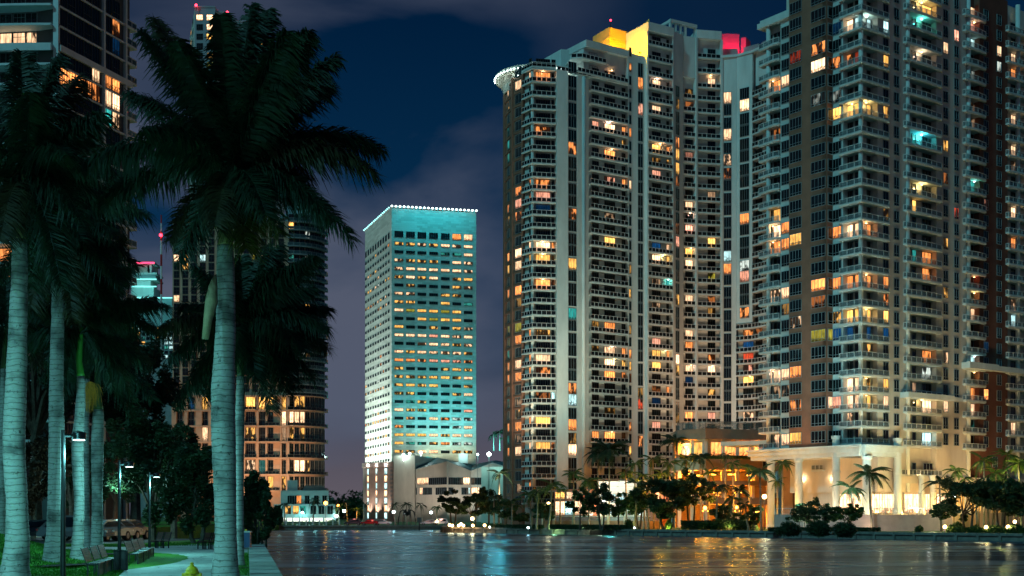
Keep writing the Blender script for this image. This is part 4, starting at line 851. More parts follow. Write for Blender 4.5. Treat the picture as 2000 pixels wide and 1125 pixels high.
# ==================================================================== glass tower, top left
gt = empty('glass_tower', (-76, 210, GZ), 'dark glass condo tower at the far left with white floor lines and orange-lit rooms', 'apartment tower')
g0 = XD(114,200); GL = Fac(g0+Vector((-22,2.5)), g0); GR = Fac(g0, XD(256,217.6))
gtop = 98
m = MB(); m.fbox(GL, 0, GL.L-.3, GZ, gtop, -14, -1.3); m.build('core_wall', M['dkgrey'], gt)
m = MB(); m.fbox(GR, .3, GR.L-.2, GZ, gtop, -12, -.15); m.build('core_wall', M['dkgrey'], gt)
fz = [ZY(10+38.6*k, 200) for k in range(-1, 25)]; fz = [z for z in fz if z > 2]
SL = pm('pale_slab_edge', (.62,.72,.72), .7, var=.06, scale=.5)
m = MB(); m.fbox(GL, GL.L-.75, GL.L+.1, GZ, gtop, -1.5, .25); m.build('corner_pier', SL, gt)
GW = Wins(gt)
pan = pm('pale_rail_glass', (.05,.09,.10), .15, var=.1)
for k, z in enumerate(fz):
    big = abs(z-ZY(103,200)) < 1.5
    m = MB(); L = GL.L; segs = 6
    for i in range(segs):   # slightly bowed slab
        a, b_ = L*i/segs-.4*(i == 0), L*(i+1)/segs-.8*(i == segs-1); f = lambda t: .9+.8*math.sin(math.pi*t/L)
        m.hexa([GL.p(a,f(a),z-.35-(.8 if big else 0)),GL.p(b_,f(b_),z-.35-(.8 if big else 0)),GL.p(b_,-1.35,z-.35),GL.p(a,-1.35,z-.35),GL.p(a,f(a),z),GL.p(b_,f(b_),z),GL.p(b_,-1.35,z),GL.p(a,-1.35,z)])
    bo = m.build('balcony', SL, gt)
    r = MB()
    for i in range(segs):
        a, b_ = L*i/segs, L*(i+1)/segs-.8*(i == segs-1); f = lambda t: .85+.8*math.sin(math.pi*t/L)
        F = Fac(GL.A+GL.u*a+GL.n*f(a), GL.A+GL.u*b_+GL.n*f(b_)); r.fbox(F,0,F.L,z+1.02,z+1.1,-.06,0,0); r.fbox(F,0,F.L,z+.1,z+1.0,-.04,-.02,1); r.fbox(F,0,.06,z,z+1.05,-.06,0,0)
    r.build('railing', [SL, pan], bo, base=(0,0,0))
    for j, px in enumerate((12,38,62,84,104)):
        GW.add(GL, px, z+.05, 1.9, 2.55, 3 if j % 2 else 2, (.75,) if j % 2 else (), o=-1.3)
    for j in range(5):
        s = .9+2.05*j; p = GR.p(s,0,5); GW.add(GR, proj(p)[0], z+.15, 1.85, 2.75, 3 if j % 3 else 4, (.3,) if j in (1,3) else (), fm=M['frame_dk'])
    for j in range(2):
        s = 12.2+2.2*j; p = GR.p(s,0,5); GW.add(GR, proj(p)[0], z+.15, 1.9, 2.75, 3, (.3,) if j else (), fm=M['frame_dk'])
    m = MB(); m.fbox(GR, .1, GR.L, z-.3-(.7 if big else 0), z, -.2, .22 if not big else .4); m.build('floor_band', SL, gt)
    fr = [(GR.p(GR.L-1.9,.1,0).x,GR.p(GR.L-1.9,.1,0).y),(GR.p(GR.L+1.2,.1,0).x,GR.p(GR.L+1.2,.1,0).y)]
for s in (11.1, GR.L-1.7): m = MB(); m.fbox(GR, s-.22, s+.22, GZ, gtop, -.2, .35); m.build('pier', SL, gt)
balconies(gt, [(GR.p(GR.L-1.4,.3,0).x,GR.p(GR.L-1.4,.3,0).y),(GR.p(GR.L+1.4,.2,0).x,GR.p(GR.L+1.4,.2,0).y)], [(GR.p(GR.L+1.4,-3,0).x,GR.p(GR.L+1.4,-3,0).y),(GR.p(GR.L-.3,-3,0).x,GR.p(GR.L-.3,-3,0).y)], fz, slab=SL, rail=SL, panel=pan)
m = MB(); m.fbox(GR, GR.L+.9, GR.L+1.35, GZ, gtop, -3, -2.5); m.build('pier', SL, gt)
GW.light(spots("20 80 W,38 80 W+,62 80 w,130 148 O+,145 152 O+,160 158 O+,175 165 O,190 172 o,133 183 O,147 178 O+,160 182 O,175 175 o,212 152 O,225 158 O+,218 145 O,190 140 W,228 55 o,207 185 W,226 195 W+,207 215 W,226 220 w,210 235 T+,225 245 w,100 190 T+,84 190 T,104 150 o,38 115 c,12 500 O,38 500 O+,62 500 Y+,84 505 Y+,104 505 O,12 525 o,62 540 t,84 540 c,62 700 c,38 80 W,230 80 B-,222 90 B-,130 200 c-,62 230 t"), 16)
GW.emit(300)
# ==================================================================== grey stepped tower behind the big palm
st = empty('stepped_tower', (XD(450,530).x, 535, GZ), 'grey stepped-roof tower with yellow-lit windows behind the big palm', 'apartment tower')
SW2 = Wins(st); GREY = pm('blue_grey_wall', (.3,.34,.38), .8, var=.06, scale=.3)
steps = [(380,420,15,520),(420.4,437,25,523),(437.4,455,35,526),(455.4,490,43,530),(490.4,521,66,534),(521.4,541,102,538)]
for (a, b_, y, d) in steps:
    F = Fac(XD(a,d), XD(b_,d)); m = MB(); m.fbox(F, 0, F.L, GZ, ZY(y,d), -18, 0); m.build('wall', GREY, st)
    m = MB(); m.fbox(F, -.2, F.L+.05, ZY(y,d)+.01, ZY(y,d)+.6, -18, .25); m.build('parapet', GREY, st)
    npx = max(1, round((b_-a)/19.5))
    for i in range(npx):
        px = a+(b_-a)*(i+.5)/npx
        for k in range(0, 48):
            yy = y+25+18.6*k
            if yy > 990: break
            SW2.add(F, px, ZY(yy,d), 2.5, 2.3, 3, (.5,), fm=M['frame_dk'])
F = Fac(XD(371,550), XD(380,520)); m = MB(); m.fbox(F, 0, F.L-.01, GZ, ZY(16,520)-.5, -10, 0); m.build('wall', M['cream'], st)
for k in range(40):
    yy = 58+19.5*k
    for j in (373.5,377): SW2.add(F, j, ZY(yy,535), 4.5, 2, 2, fm=M['frame_dk'])
SW2.light(spots("390 33 W+,410 35 W+,410 53 W+,430 43 w,410 70 Y+,430 71 Y+,430 106 Y+,448 107 Y+,430 88 o,410 106 y,470 115 y,516 84 y,483 121 y,501 129 W+,518 136 Y+,532 143 Y+,374 60 Y,374 80 Y,374 100 Y,492 182 W,540 199 Y+,533 207 y,465 193 w,475 193 y,410 136 y,412 120 g,543 242 W,516 195 y,500 300 y,470 290 y,455 180 y"), 14)
SW2.emit(300)
for (px, y, d, h) in ((383,13,519,1.2),(444,27,525,2.6)):
    q = XD(px,d); m = MB(); m.tube([(q.x,q.y,ZY(y+8,d)),(q.x,q.y,ZY(y,d)+.2)], .15, 5); m.build('mast', M['metal'], st); m = MB(); m.ball((q.x,q.y,ZY(y,d)+.6), .55); m.build('beacon', M['bulb_r'], st)
lamp('SPOT','side_floodlight',(XD(340,500).x,500,4),60000,(1,.95,.8),.5,(XD(376,535).x,535,150),50,1)
# ==================================================================== round-cornered beige tower with lofts below
rb = empty('round_tower', (XD(500,440).x, 445, GZ), 'beige tower with rounded corner balconies and tall lit loft windows at its foot', 'apartment tower')
d0 = 430; RF = Fac(XD(335,d0), XD(562,d0)); RB = Wins(rb)
loft = [(757,1),(790,1),(821,1),(852,1),(884,1),(917,1),(948,1)]
lz = [ZY(y, d0) for y in (958,926,893.5,862,831,800)]     # loft floor levels
utop = ZY(430, d0)
m = MB(); m.fbox(RF, 0, RF.L, GZ, utop, -20, -1.3); m.build('wall', M['peach'], rb)
m = MB(); ccx, ccy = XD(562,d0).x, d0+11.2
arc = [(ccx+11.6*math.sin(t), ccy-11.2*math.cos(t)) for t in [R(a) for a in range(0, 96, 10)]]
m.prism([(x-.9*math.sin(R(10*i)),y+1.3*math.cos(R(10*i))) for i,(x,y) in enumerate(arc)]+[(ccx, ccy+9)], GZ, utop); m.build('wall', M['peach'], rb)
piers = [(335,344),(360,366),(382,394),(407,412),(474,478.5),(500,505),(518.5,522),(547,549.8),(560.5,565)]
for a, b_ in piers: m = MB(); m.fbox(RF, RF.s_at(a), RF.s_at(b_), GZ, ZY(775,d0), -1.35, 0); m.build('pier', M['peach'], rb)
for z in lz+[ZY(772,d0)]:
    m = MB(); m.fbox(RF, 0, RF.L, z-.55, z, -1.4, .15); m.build('floor_band', M['peach'], rb)
for z in lz:
    for (px, w, n) in ((351,1.9,2),(373,2.1,2),(400,1.9,2),(430,2,2),(455,2.2,2),(489.5,2.9,4),(511.5,2.2,3),(529,1.6,2),(554,1.5,2)): RB.add(RF, px, z+.1, w, 4.6, n, (.45,), o=-1.3, fm=M['frame'])
    for (a, b_) in ((478,501),(518,546)): balconies(rb, [F2(RF,RF.s_at(a),.5), F2(RF,RF.s_at(b_),.5)], [F2(RF,RF.s_at(b_),-1.35), F2(RF,RF.s_at(a),-1.35)], [z], rail=M['frame_dk'], panel=GD[0], slab=M['peach'])
arcp = [(x+.35*math.sin(R(10*i)), y-.35*math.cos(R(10*i))) for i,(x,y) in enumerate(arc)]
arcb = [(x-1.5*math.sin(R(10*i)), y+1.5*math.cos(R(10*i))) for i,(x,y) in enumerate(arc)]
uz = [ZY(765-15.9*k, d0) for k in range(0, 22)]
balconies(rb, arcp, arcb[::-1], lz+[ZY(772,d0)], rail=M['frame_dk'], panel=GD[0], slab=M['peach'], step=2)
UP = pm('upper_slab', (.2,.26,.28), .8, var=.1)
balconies(rb, arcp, arcb[::-1], uz, rail=M['frame'], panel=pan, slab=UP, step=2, th=.35)
for i in range(9):
    A_, B_ = Vector(arc[i]), Vector(arc[i+1]); ii = lambda p, a: Vector((p.x-.9*math.sin(a), p.y+1.3*math.cos(a)))
    F = Fac(ii(A_,R(10*i)), ii(B_,R(10*i+10))); px = proj(F.p(F.L/2,0,5))[0]
    for z in lz: RB.add(F, px, z+.1, 1.35, 4.6, 2, (.45,), o=.05, fm=M['frame'])
    for z in uz: RB.add(F, px, z+.1, 1.5, 2.4, 2, (), o=.05, fm=M['frame_dk'])
for z in uz:
    if z > ZY(430,d0)-1: continue
    for j in range(13): RB.add(RF, 345+17*j, z+.25, 1.8, 2.2, 2, (.5,), o=-1.3, fm=M['frame_dk'])
RB.light(spots("489 785 Y+,511 785 Y+,529 785 Y+,554 785 Y,575 788 y,590 788 y,400 850 W,554 813 W+,567 813 W+,580 815 W,592 815 W,489 850 y,554 850 W-,574 850 y,590 850 y,489 915 w,511 915 T-,575 905 W+,592 905 W+,605 905 y,529 935 Y,554 935 y,567 583 W+,583 583 W+,572 600 Y,585 600 Y+,600 600 Y,365 480 W,350 500 W+,366 513 Y,366 498 Y,395 512 C,348 577 W,570 440 Y+,585 400 Y,365 420 W,400 415 Y,548 545 t,566 555 g,500 500 g,560 500 t,545 640 g,410 785 Y,351 785 c-,373 785 b,511 500 w,590 700 c,600 690 y,605 665 c,575 545 y,600 460 c,605 500 c,600 400 c"), 15)
RB.emit(300)
m = MB(); m.lathe(XD(600,d0).x-3, d0+13, [(7.5,utop),(7.5,utop+2.5),(8.4,utop+2.6),(8.4,utop+3.6),(6.5,utop+3.7),(6.3,utop+7.5),(7.2,utop+7.7),(7.2,utop+8.6),(4.2,utop+10.5),(.6,utop+12.5),(.5,utop+16)], 24); m.build('roof_drum', [UP], rb)
tl = MB()
for k in range(7): tl.box(XD(586+k*5,d0+4).x-.5,XD(586+k*5,d0+4).x+.5,d0+4.0+abs(k-3)*.4,d0+4.2+abs(k-3)*.4,utop+5,utop+6.6)
tl.build('roof_light_ring', M['tstrip'], rb)
for (px, e, y) in ((360,2500,409),(490,2500,409),(535,2500,409),(590,2600,407),(430,2500,409)):
    q = XD(px, y); lamp('SPOT','facade_uplight',(q.x,q.y,8),e*4.2,(1,.6,.34),.4,(q.x,d0,22),120,1)
# ==================================================================== low teal-lit waterside pavilion
lp = empty('waterside_pavilion', (XD(600,345).x, 348, GZ), 'low blue-grey waterside building with a bright lit awning and rooftop hut', 'building')
q = lambda px, d: XD(px, d)
lower = MB(); lower.prism([q(535,345),q(655,345),q(655,360),q(535,360)], GZ, ZY(985,345)); lower.prism([q(548,346),q(642,346),q(642,359),q(548,359)], ZY(985,345)+.01, ZY(958,346)); lower.build('wall', M['teal_wall'], lp)
m = MB(); m.prism([q(561,347),q(581,347),q(581,352),q(561,352)], ZY(958,346), ZY(938,347)); m.build('roof_hut', M['teal_wall'], lp)
m = MB(); A_, B_, C_ = q(590,347), q(615,347), q(640,347)
m.face([(A_.x,347,ZY(958,346)),(C_.x,347,ZY(958,346)),(q(628,347).x,347,ZY(948,347)),(q(596,347).x,347,ZY(948,347))]); m.build('gable', M['dkgrey'], lp)
LPw = Wins(lp); Fp = Fac(q(535,345), q(655,345)); Fq = Fac(q(548,346), q(642,346))
for px, c in ((543,None),(563,'y'),(578,'Y'),(592,'t'),(612,None),(628,None),(645,None)): LPw.add(Fp, px, ZY(1004,345), 1.5, 2.2, 2, glass=lit(c) if c else GD[0])
for px, c in ((566,None),(575,None),(584,'O'),(600,None),(618,None),(634,None)): LPw.add(Fq, px, ZY(984,346), 1.2, 2.2, 2, glass=lit(c) if c else GD[0])
AW = em('lit_awning', (.95,1,.85), 1.6)  # awning brightness put in as emission of its own
for (a, b_) in ((531,543),(546,558),(561,570),(573,583),(586,602),(606,630),(634,650)): 
    m = MB(); m.fbox(Fp, Fp.s_at(a,1.5), Fp.s_at(b_,1.5), ZY(1019,343), ZY(1011.5,343), 1.0, 1.5); m.build('lit_awning', AW, lp)
LPw.emit(60)
for px in (545,580,615,645): p = XD(px,339); lamp('POINT','awning_light',(p.x,p.y,1.4),320,(.45,1,.8),.3)
p = XD(588,343); lamp('POINT','roof_light',(p.x,p.y,ZY(1003,343)),500,(.3,1,.95),.3)
# ==================================================================== distant stacked lit terraces and mast
dt = empty('lit_terrace_tower', (XD(285,640).x, 650, GZ), 'distant teal-lit tower of stepped terraces with a pink line of light on its crown', 'tower')
for (a, b_, ya, yb, mt) in ((258,338,1010,640,'grey'),(256,336,640,583,'teal_wall'),(256,300,583,560,'white'),(258,294,560,548,'white'),(256,306,547,543,'white'),(258,304,543,536,'teal_wall'),(256,306,536,532,'white'),(262,292,532,518,'pinkwall'),(288,296,532,515,'white'),(258,302,516,512,'white')):
    m = MB(); A_, B_ = XD(a,640), XD(b_,640); m.prism([A_,B_,B_+Vector((0,12)),A_+Vector((0,12))], ZY(ya,640), ZY(yb,640)-.01); m.build('tier', M[mt], dt)
m = MB(); A_, B_ = XD(256,639), XD(301,639); m.prism([A_,B_,B_+Vector((0,.6)),A_+Vector((0,.6))], ZY(515,640), ZY(512.5,640)); m.build('light_strip', M['strip'], dt)
for y in (546,560,582):
    m = MB(); A_, B_ = XD(257,639.2), XD(305 if y < 570 else 336,639.2); m.prism([A_,B_,B_+Vector((0,.5)),A_+Vector((0,.5))], ZY(y+1,640), ZY(y-1,640)); m.build('light_strip', M['tstrip'], dt)
DW = Wins(dt); Fd = Fac(XD(256,640), XD(338,640)); rr = random.Random(4)
for i in range(7):
    for j in range(9): DW.add(Fd, 262+9*j, ZY(642-9*i if False else 700-9*(i+j*0),640), 1.7, 1.5, 1, glass=lit(rr.choice('YCtT')) if rr.random() < .5 else None)
DW.emit(80)
lamp('POINT','terrace_floodlight',(XD(285,625).x,625,ZY(560,625)),5000,(.2,1,.95),.5)
ma = empty('radio_mast', (XD(315,560).x, 560, GZ), 'slender red and white radio mast with a red lamp between the palms', 'mast')
zz = [ZY(y,560) for y in (1010,575,545,520,497,470,452,436,420)]
for i in range(8):
    m = MB(); x = XD(315,560).x; m.tube([(x,560,zz[i]),(x,560,zz[i+1])], .45 if i < 6 else .3, 6); m.build('mast_section', M['redp'] if i % 2 else M['whitep'], ma)
m = MB(); m.ball((XD(315,560).x,559.3,ZY(460,560)), .75); m.build('beacon', M['bulb_r'], ma)
# ==================================================================== ground, water, shores
def structure(o): o['kind'] = 'structure'; return o
EX = lambda d: .71-.207*d        # seawall line of the near park
near = [(EX(-60),-60),(EX(83),83),(-30,100),(-48,130),(-52,230),(-57.7,317),(-57.7,324),(-7000,324),(-7000,-60)]
far = [(-7000,324.3),(-57.7,324.3),(-57.7,317),(-16.5,317),(-15.5,276),(-14.3,271),(71.7,179),(140,150),(700,120),(7000,110),(7000,7000),(-7000,7000)]
GRASS = pm('lawn', (.055,.23,.013), .9, var=.3, scale=2.5, bump=.9, bscale=60, var2=(.03,.15,.01))
FG_ = pm('far_lawn', (.05,.13,.03), .9, var=.2, scale=.7, bump=.6, bscale=6)
m = MB(); m.prism([Vector(p) for p in near], -3.0, 0.0); structure(m.build('ground', GRASS, base=(0,0,0)))
m = MB(); m.prism([Vector(p) for p in far], -3.0, GZ); structure(m.build('far_ground', FG_, base=(0,0,0)))
def watermat():
    m, nt = newmat('river_water'); out = N(nt, 'ShaderNodeOutputMaterial'); b = N(nt, 'ShaderNodeBsdfPrincipled'); nt.links.new(b.outputs[0], out.inputs[0])
    b.inputs['Base Color'].default_value = (.006,.014,.02,1); b.inputs['Roughness'].default_value = .2; b.inputs['IOR'].default_value = 1.3; b.inputs['Specular Tint'].default_value = (.62,.9,1,1); b.inputs['Specular IOR Level'].default_value = .42
    g = N(nt, 'ShaderNodeNewGeometry'); mp = N(nt, 'ShaderNodeMapping', ins={'Scale': (.05,.5,1)}); nt.links.new(g.outputs['Position'], mp.inputs[0])
    n = N(nt, 'ShaderNodeTexNoise', ins={'Scale': 1.0, 'Detail': 4.0, 'Roughness': .5}); nt.links.new(mp.outputs[0], n.inputs['Vector'])
    bp = N(nt, 'ShaderNodeBump', ins={'Strength': .5, 'Distance': .06}); nt.links.new(n.outputs[0], bp.inputs['Height']); nt.links.new(bp.outputs[0], b.inputs['Normal'])
    r = N(nt, 'ShaderNodeMapRange', ins={1: .35, 2: .65, 3: .22, 4: .34}); 
    mp2 = N(nt, 'ShaderNodeMapping', ins={'Scale': (.018,.085,1)}); nt.links.new(g.outputs['Position'], mp2.inputs[0]); n2 = N(nt, 'ShaderNodeTexNoise', ins={'Scale': 1.0, 'Detail': 5.0, 'Distortion': 1.2}); nt.links.new(mp2.outputs[0], n2.inputs['Vector'])
    nt.links.new(n2.outputs[0], r.inputs[0]); nt.links.new(r.outputs[0], b.inputs['Roughness'])
    # bluish reflections dimmed in the material: noise streaks mix in dark diffuse
    df = N(nt, 'ShaderNodeBsdfDiffuse'); df.inputs[0].default_value = (.003,.018,.032,1); r2 = N(nt, 'ShaderNodeMapRange', ins={1: .36, 2: .64, 3: .26, 4: .66}); nt.links.new(n2.outputs[0], r2.inputs[0])
    ms = N(nt, 'ShaderNodeMixShader'); nt.links.new(r2.outputs[0], ms.inputs[0]); nt.links.new(df.outputs[0], ms.inputs[1])
    gl = N(nt, 'ShaderNodeBsdfGlossy'); gl.inputs[0].default_value = (.52,.76,.95,1); nt.links.new(r.outputs[0], gl.inputs['Roughness']); nt.links.new(bp.outputs[0], gl.inputs['Normal']); nt.links.new(gl.outputs[0], ms.inputs[2]); nt.links.new(ms.outputs[0], out.inputs[0])
    return m
m = MB(); m.face([(-60,-60,WZ),(700,-60,WZ),(700,330,WZ),(-60,330,WZ)]); structure(m.build('water', watermat(), base=(0,0,0)))
# near seawall: concrete face and cap stones
sw = empty('seawall', (EX(40),40,0), 'pale concrete seawall with square cap stones along the near park path', 'seawall')
m = MB(); F = Fac((EX(2),2), (EX(83),83))   # n points to the water side (+x)
m.fbox(F, 0, F.L, -2.9, -.12, .001, .18); m.build('wall_face', M['stone'], sw)
rr = random.Random(9); CAPS = [M['cap'], pm('half_shaded_cap', (.36,.38,.34), .8, var=.15, scale=1.2, bump=.4, bscale=30), pm('shaded_cap', (.24,.26,.23), .85, var=.15, scale=1.2, bump=.4, bscale=30)]  # bands of lamp light and shade painted as darker cap tones
for k in range(34):
    s = 1+2.3*k
    if s+2.3 > F.L: break
    m = MB(); dz = rr.uniform(-.012,.012); m.fbox(F, s+.035, s+2.265, -.14, .10+dz, -.62, .26); m.build('cap_stone', rr.choice(CAPS), sw)
# park paths
PATHZ = .008
def sheet(name, pts, mat, z, kind='structure'):
    m = MB(); m.face([(p[0],p[1],z) for p in pts]); o = m.build(name, mat, base=(0,0,0)); o['kind'] = kind; return o
def G(px, py): d = 1.78*2500/(py-1005); return (XD(px,d).x, d)
pa = [G(205,1160),(EX(27)-.66,27),(EX(82)-.66,82),G(300,1060),G(300,1066.5),(-38,72.5),(-38,66.5),G(275,1076),G(292,1084),G(240,1106),G(212,1125)]
# outline runs anticlockwise from the near left corner
PATH = [G(205,1160),(EX(27)-.68,27),(EX(79)-.68,79),G(418,1061),G(300,1068.5),(-40,70.5),(-40,66.2),G(160,1073.5),G(280,1075.5),G(296,1084),G(262,1098),G(232,1125)]
sheet('path', PATH, M['path'], PATHZ)
# expansion joints of the path
j = MB()
for d in range(28, 76, 3):
    j.face([(EX(d)-(4.0 if d > 40 else 3.0),d,PATHZ+.004),(EX(d)-.75,d,PATHZ+.004),(EX(d)-.75,d+.035,PATHZ+.004),(EX(d)-(4.0 if d > 40 else 3.0),d+.035,PATHZ+.004)])
o = j.build('path_joint', M['soil'], base=(0,0,0)); o['kind'] = 'structure'
# strip of grass with pale blocks beside the seawall
sheet('grass_verge', [G(463,1125),(EX(37)-.69,37),(EX(60)-.69,60),G(470,1080)], GRASS, .014)
sheet('parking_lot', [(-60,78),(-23,78),(-22,92),(-30,99),(-60,99)], M['asphalt'], .01)
# grass blades where the lawn comes close
def grass(name, region, n, h=.07):
    a = rng.random(n); b_ = rng.random(n); x0, x1, y0, y1, zf = region
    X = x0+(x1-x0)*a; Y = y0+(y1-y0)*b_**1.3
    Z = np.array([zf(x, y) for x, y in zip(X, Y)]); ok = ~np.isnan(Z); X, Y, Z = X[ok], Y[ok], Z[ok]; n = len(X)
    an = rng.random(n)*6.28; w = .012+.012*rng.random(n); hh = h*(.5+rng.random(n)); dx = np.cos(an); dy = np.sin(an); lx = (rng.random(n)-.5)*.06; ly = (rng.random(n)-.5)*.06
    V = np.zeros((n,4,3)); V[:,0] = np.stack([X-dx*w,Y-dy*w,Z],1); V[:,1] = np.stack([X+dx*w,Y+dy*w,Z],1); V[:,2] = np.stack([X+dx*w*.3+lx,Y+dy*w*.3+ly,Z+hh],1); V[:,3] = np.stack([X-dx*w*.3+lx,Y-dy*w*.3+ly,Z+hh],1)
    me = quads_mesh(name, V, LG); o = bpy.data.objects.new(name, me); COL.objects.link(o); o['kind'] = 'stuff'; return o
def mound(x, y):   # the grassy bank at the far left
    return 1.35*math.exp(-(((x+19.6)/3.0)**2+((y-44)/7.0)**2))
def inside(x, y, P_):
    c = False; j = len(P_)-1
    for i in range(len(P_)):
        (xi, yi), (xj, yj) = P_[i], P_[j]
        if (yi > y) != (yj > y) and x < (xj-xi)*(y-yi)/(yj-yi)+xi: c = not c
        j = i
    return c
def lawnz(x, y):
    px = 1000+2500*x/y; py = 1005+2500*1.78/y
    if inside(x, y, PATH) or px > 330: return float('nan')
    return mound(x, y)
m = MB(); nx, ny = 26, 26; xs = np.linspace(-27,-11.5,nx); ys = np.linspace(30,60,ny)
for i in range(nx-1):
    for k in range(ny-1): m.face([(x,y,mound(x,y)+.004) for x, y in ((xs[i],ys[k]),(xs[i+1],ys[k]),(xs[i+1],ys[k+1]),(xs[i],ys[k+1]))])
o = m.build('grass_bank', GRASS, base=(0,0,0), smooth=True); structure(o)
grass('grass', (-26,-10.5,30,76,lawnz), 110000, .05)
def verge(x, y):
    px = 1000+2500*x/y; py = 1005+2500*1.78/y
    if 300 < px < 425 and 1060.5 < py < 1066.5: return .0
    if 466 < px < 487 and 1084 < py < 1125: return .014
    return float('nan')
grass('grass', (-26,-6,35,82,verge), 50000, .06)
m = MB(); 
for (px, py, r) in ((98,1112,.9),(150,1108,.85),(62,1131,.9),(190,1091,.9),(468,1110,.5)):
    x, y = G(px,py); n = 18
    m.face([(x+r*(1+.15*math.sin(3*k))*math.cos(6.283*k/n), y+r*1.3*(1+.15*math.cos(5*k))*math.sin(6.283*k/n), mound(x,y)+.03) for k in range(n)])
o = m.build('mulch', M['soil'], base=(0,0,0)); o['kind'] = 'stuff'
# far seawalls
def seawall(name, pts, label, step=3.2):
    r = empty(name, (pts[0][0], pts[0][1], WZ), label, 'seawall')
    for p, q_ in zip(pts[:-1], pts[1:]):
        F = Fac(p, q_); m = MB(); m.fbox(F, 0, F.L, WZ-.6, GZ+.02, .0, .35); m.build('wall_face', M['stone'], r)
        n = max(1, int(F.L/step))
        for k in range(n):
            m = MB(); m.fbox(F, F.L*k/n+.03, F.L*(k+1)/n-.03, GZ-.25, GZ+.14, -.5, .6); m.build('cap_stone', M['stone'], r)
            m = MB(); m.fbox(F, F.L*k/n-.2, F.L*k/n+.2, WZ-.5, GZ-.25, .35, .6); m.build('pile', M['stone'], r)
seawall('seawall', [(-14.3,271),(26,227.5),(71.7,179),(96,168)], 'long dark stone seawall under the palms on the right bank')
seawall('seawall', [(-57.7,317),(-16.5,317)], 'straight dark seawall of the far bank below the hotel', 4)
seawall('seawall', [(-16.5,317),(-14.3,271)], 'short return of dark seawall where the right bank juts out', 6)
# sea railing of the far bank
fr_ = empty('sea_railing', (-50,316.6,GZ), 'row of white railing posts on the far bank before the waterside building', 'railing')
for px in range(533, 668, 13):
    m = MB(); x = XD(px,317.4).x; m.box(x-.14,x+.14,317.2,317.5,GZ,GZ+1.5); m.build('post', M['rail'], fr_)
m = MB(); m.box(XD(533,317).x,XD(660,317).x,317.3,317.36,GZ+.9,GZ+1.0); m.box(XD(533,317).x,XD(660,317).x,317.3,317.36,GZ+.5,GZ+.56); m.build('rail', M['rail'], fr_)
# street of the far bank
sheet('road', [(-57,324),(-8,330),(-8,340),(-57,340)], M['asphalt'], GZ+.012)
# ==================================================================== near palms (royal palms)
def frond(b, p0, p1, lift, wid=.55, dens=46, rr=random, curl=.3, mi=0):
    wid *= 1.25; dens = int(dens*1.25)
    """a feather frond: curved rachis p0->p1, leaflets all round it, hanging with gravity"""
    p0, p1 = Vector(p0), Vector(p1); c = (p0+p1)/2+Vector((0,0,lift)); L = (p1-p0).length*1.15
    def pt(t): return p0*(1-t)**2+c*2*t*(1-t)+p1*t*t
    def tg(t): return ((c-p0)*(1-t)+(p1-c)*t).normalized()
    b.tube([pt(t) for t in (0,.15,.35,.55,.75,.9,1)], [.05,.04,.03,.022,.015,.01,.004], 4, mi, False)
    n = int(L*dens)
    for i in range(n):
        t = .10+.9*(i+rr.random())/n; o = pt(t); T = tg(t)
        side = T.cross(Vector((0,0,1))); side = side.normalized() if side.length > .05 else Vector((1,0,0)); up = side.cross(T)
        l = wid*(.45+.75*math.sin(math.pi*min(1,t*.85+.12)))*rr.uniform(.6,1.2)
        for sgn in (1,-1):
            a = rr.uniform(-.7,.8)
            d = (side*sgn*math.cos(a)+up*math.sin(a)+T*.55).normalized()
            w = T*.026*rr.uniform(.7,1.3)
            gq = rr.uniform(.35,.8); m1 = o+d*l*.5+Vector((.03,0,-.3*gq*l)); e = o+d*l*.88+Vector((.07+curl*.25*rr.random(),rr.uniform(-.05,.05),-gq*l))
            b.face([o-w*.6, o+w*.6, m1+w, m1-w], mi); b.face([m1-w, m1+w, e+w*.15, e-w*.15], mi)
def trunk_mesh(name, pts, radii, root, mat=None, rings=True):
    """pts: (px, py) centre line at one depth; ring scars are small ledges"""
    m = MB(); n = len(pts); P3 = []; Rr = []
    z_tot = 0
    for (p, r), (q_, s) in zip(zip(pts[:-1], radii[:-1]), zip(pts[1:], radii[1:])):
        L = (q_-p).length; k = max(1, int(L/.16))
        for i in range(k):
            t = i/k; c = p.lerp(q_, t); rad = r+(s-r)*t
            P3 += [c, c+(q_-p).normalized()*.02]; j_ = random.uniform(-.006,.006); Rr += [rad*1.02+j_, rad*.985+j_]
    P3.append(pts[-1]); Rr.append(radii[-1]); m.tube(P3, Rr, 20, 0); return m.build(name, mat or BARK, root, smooth=True)
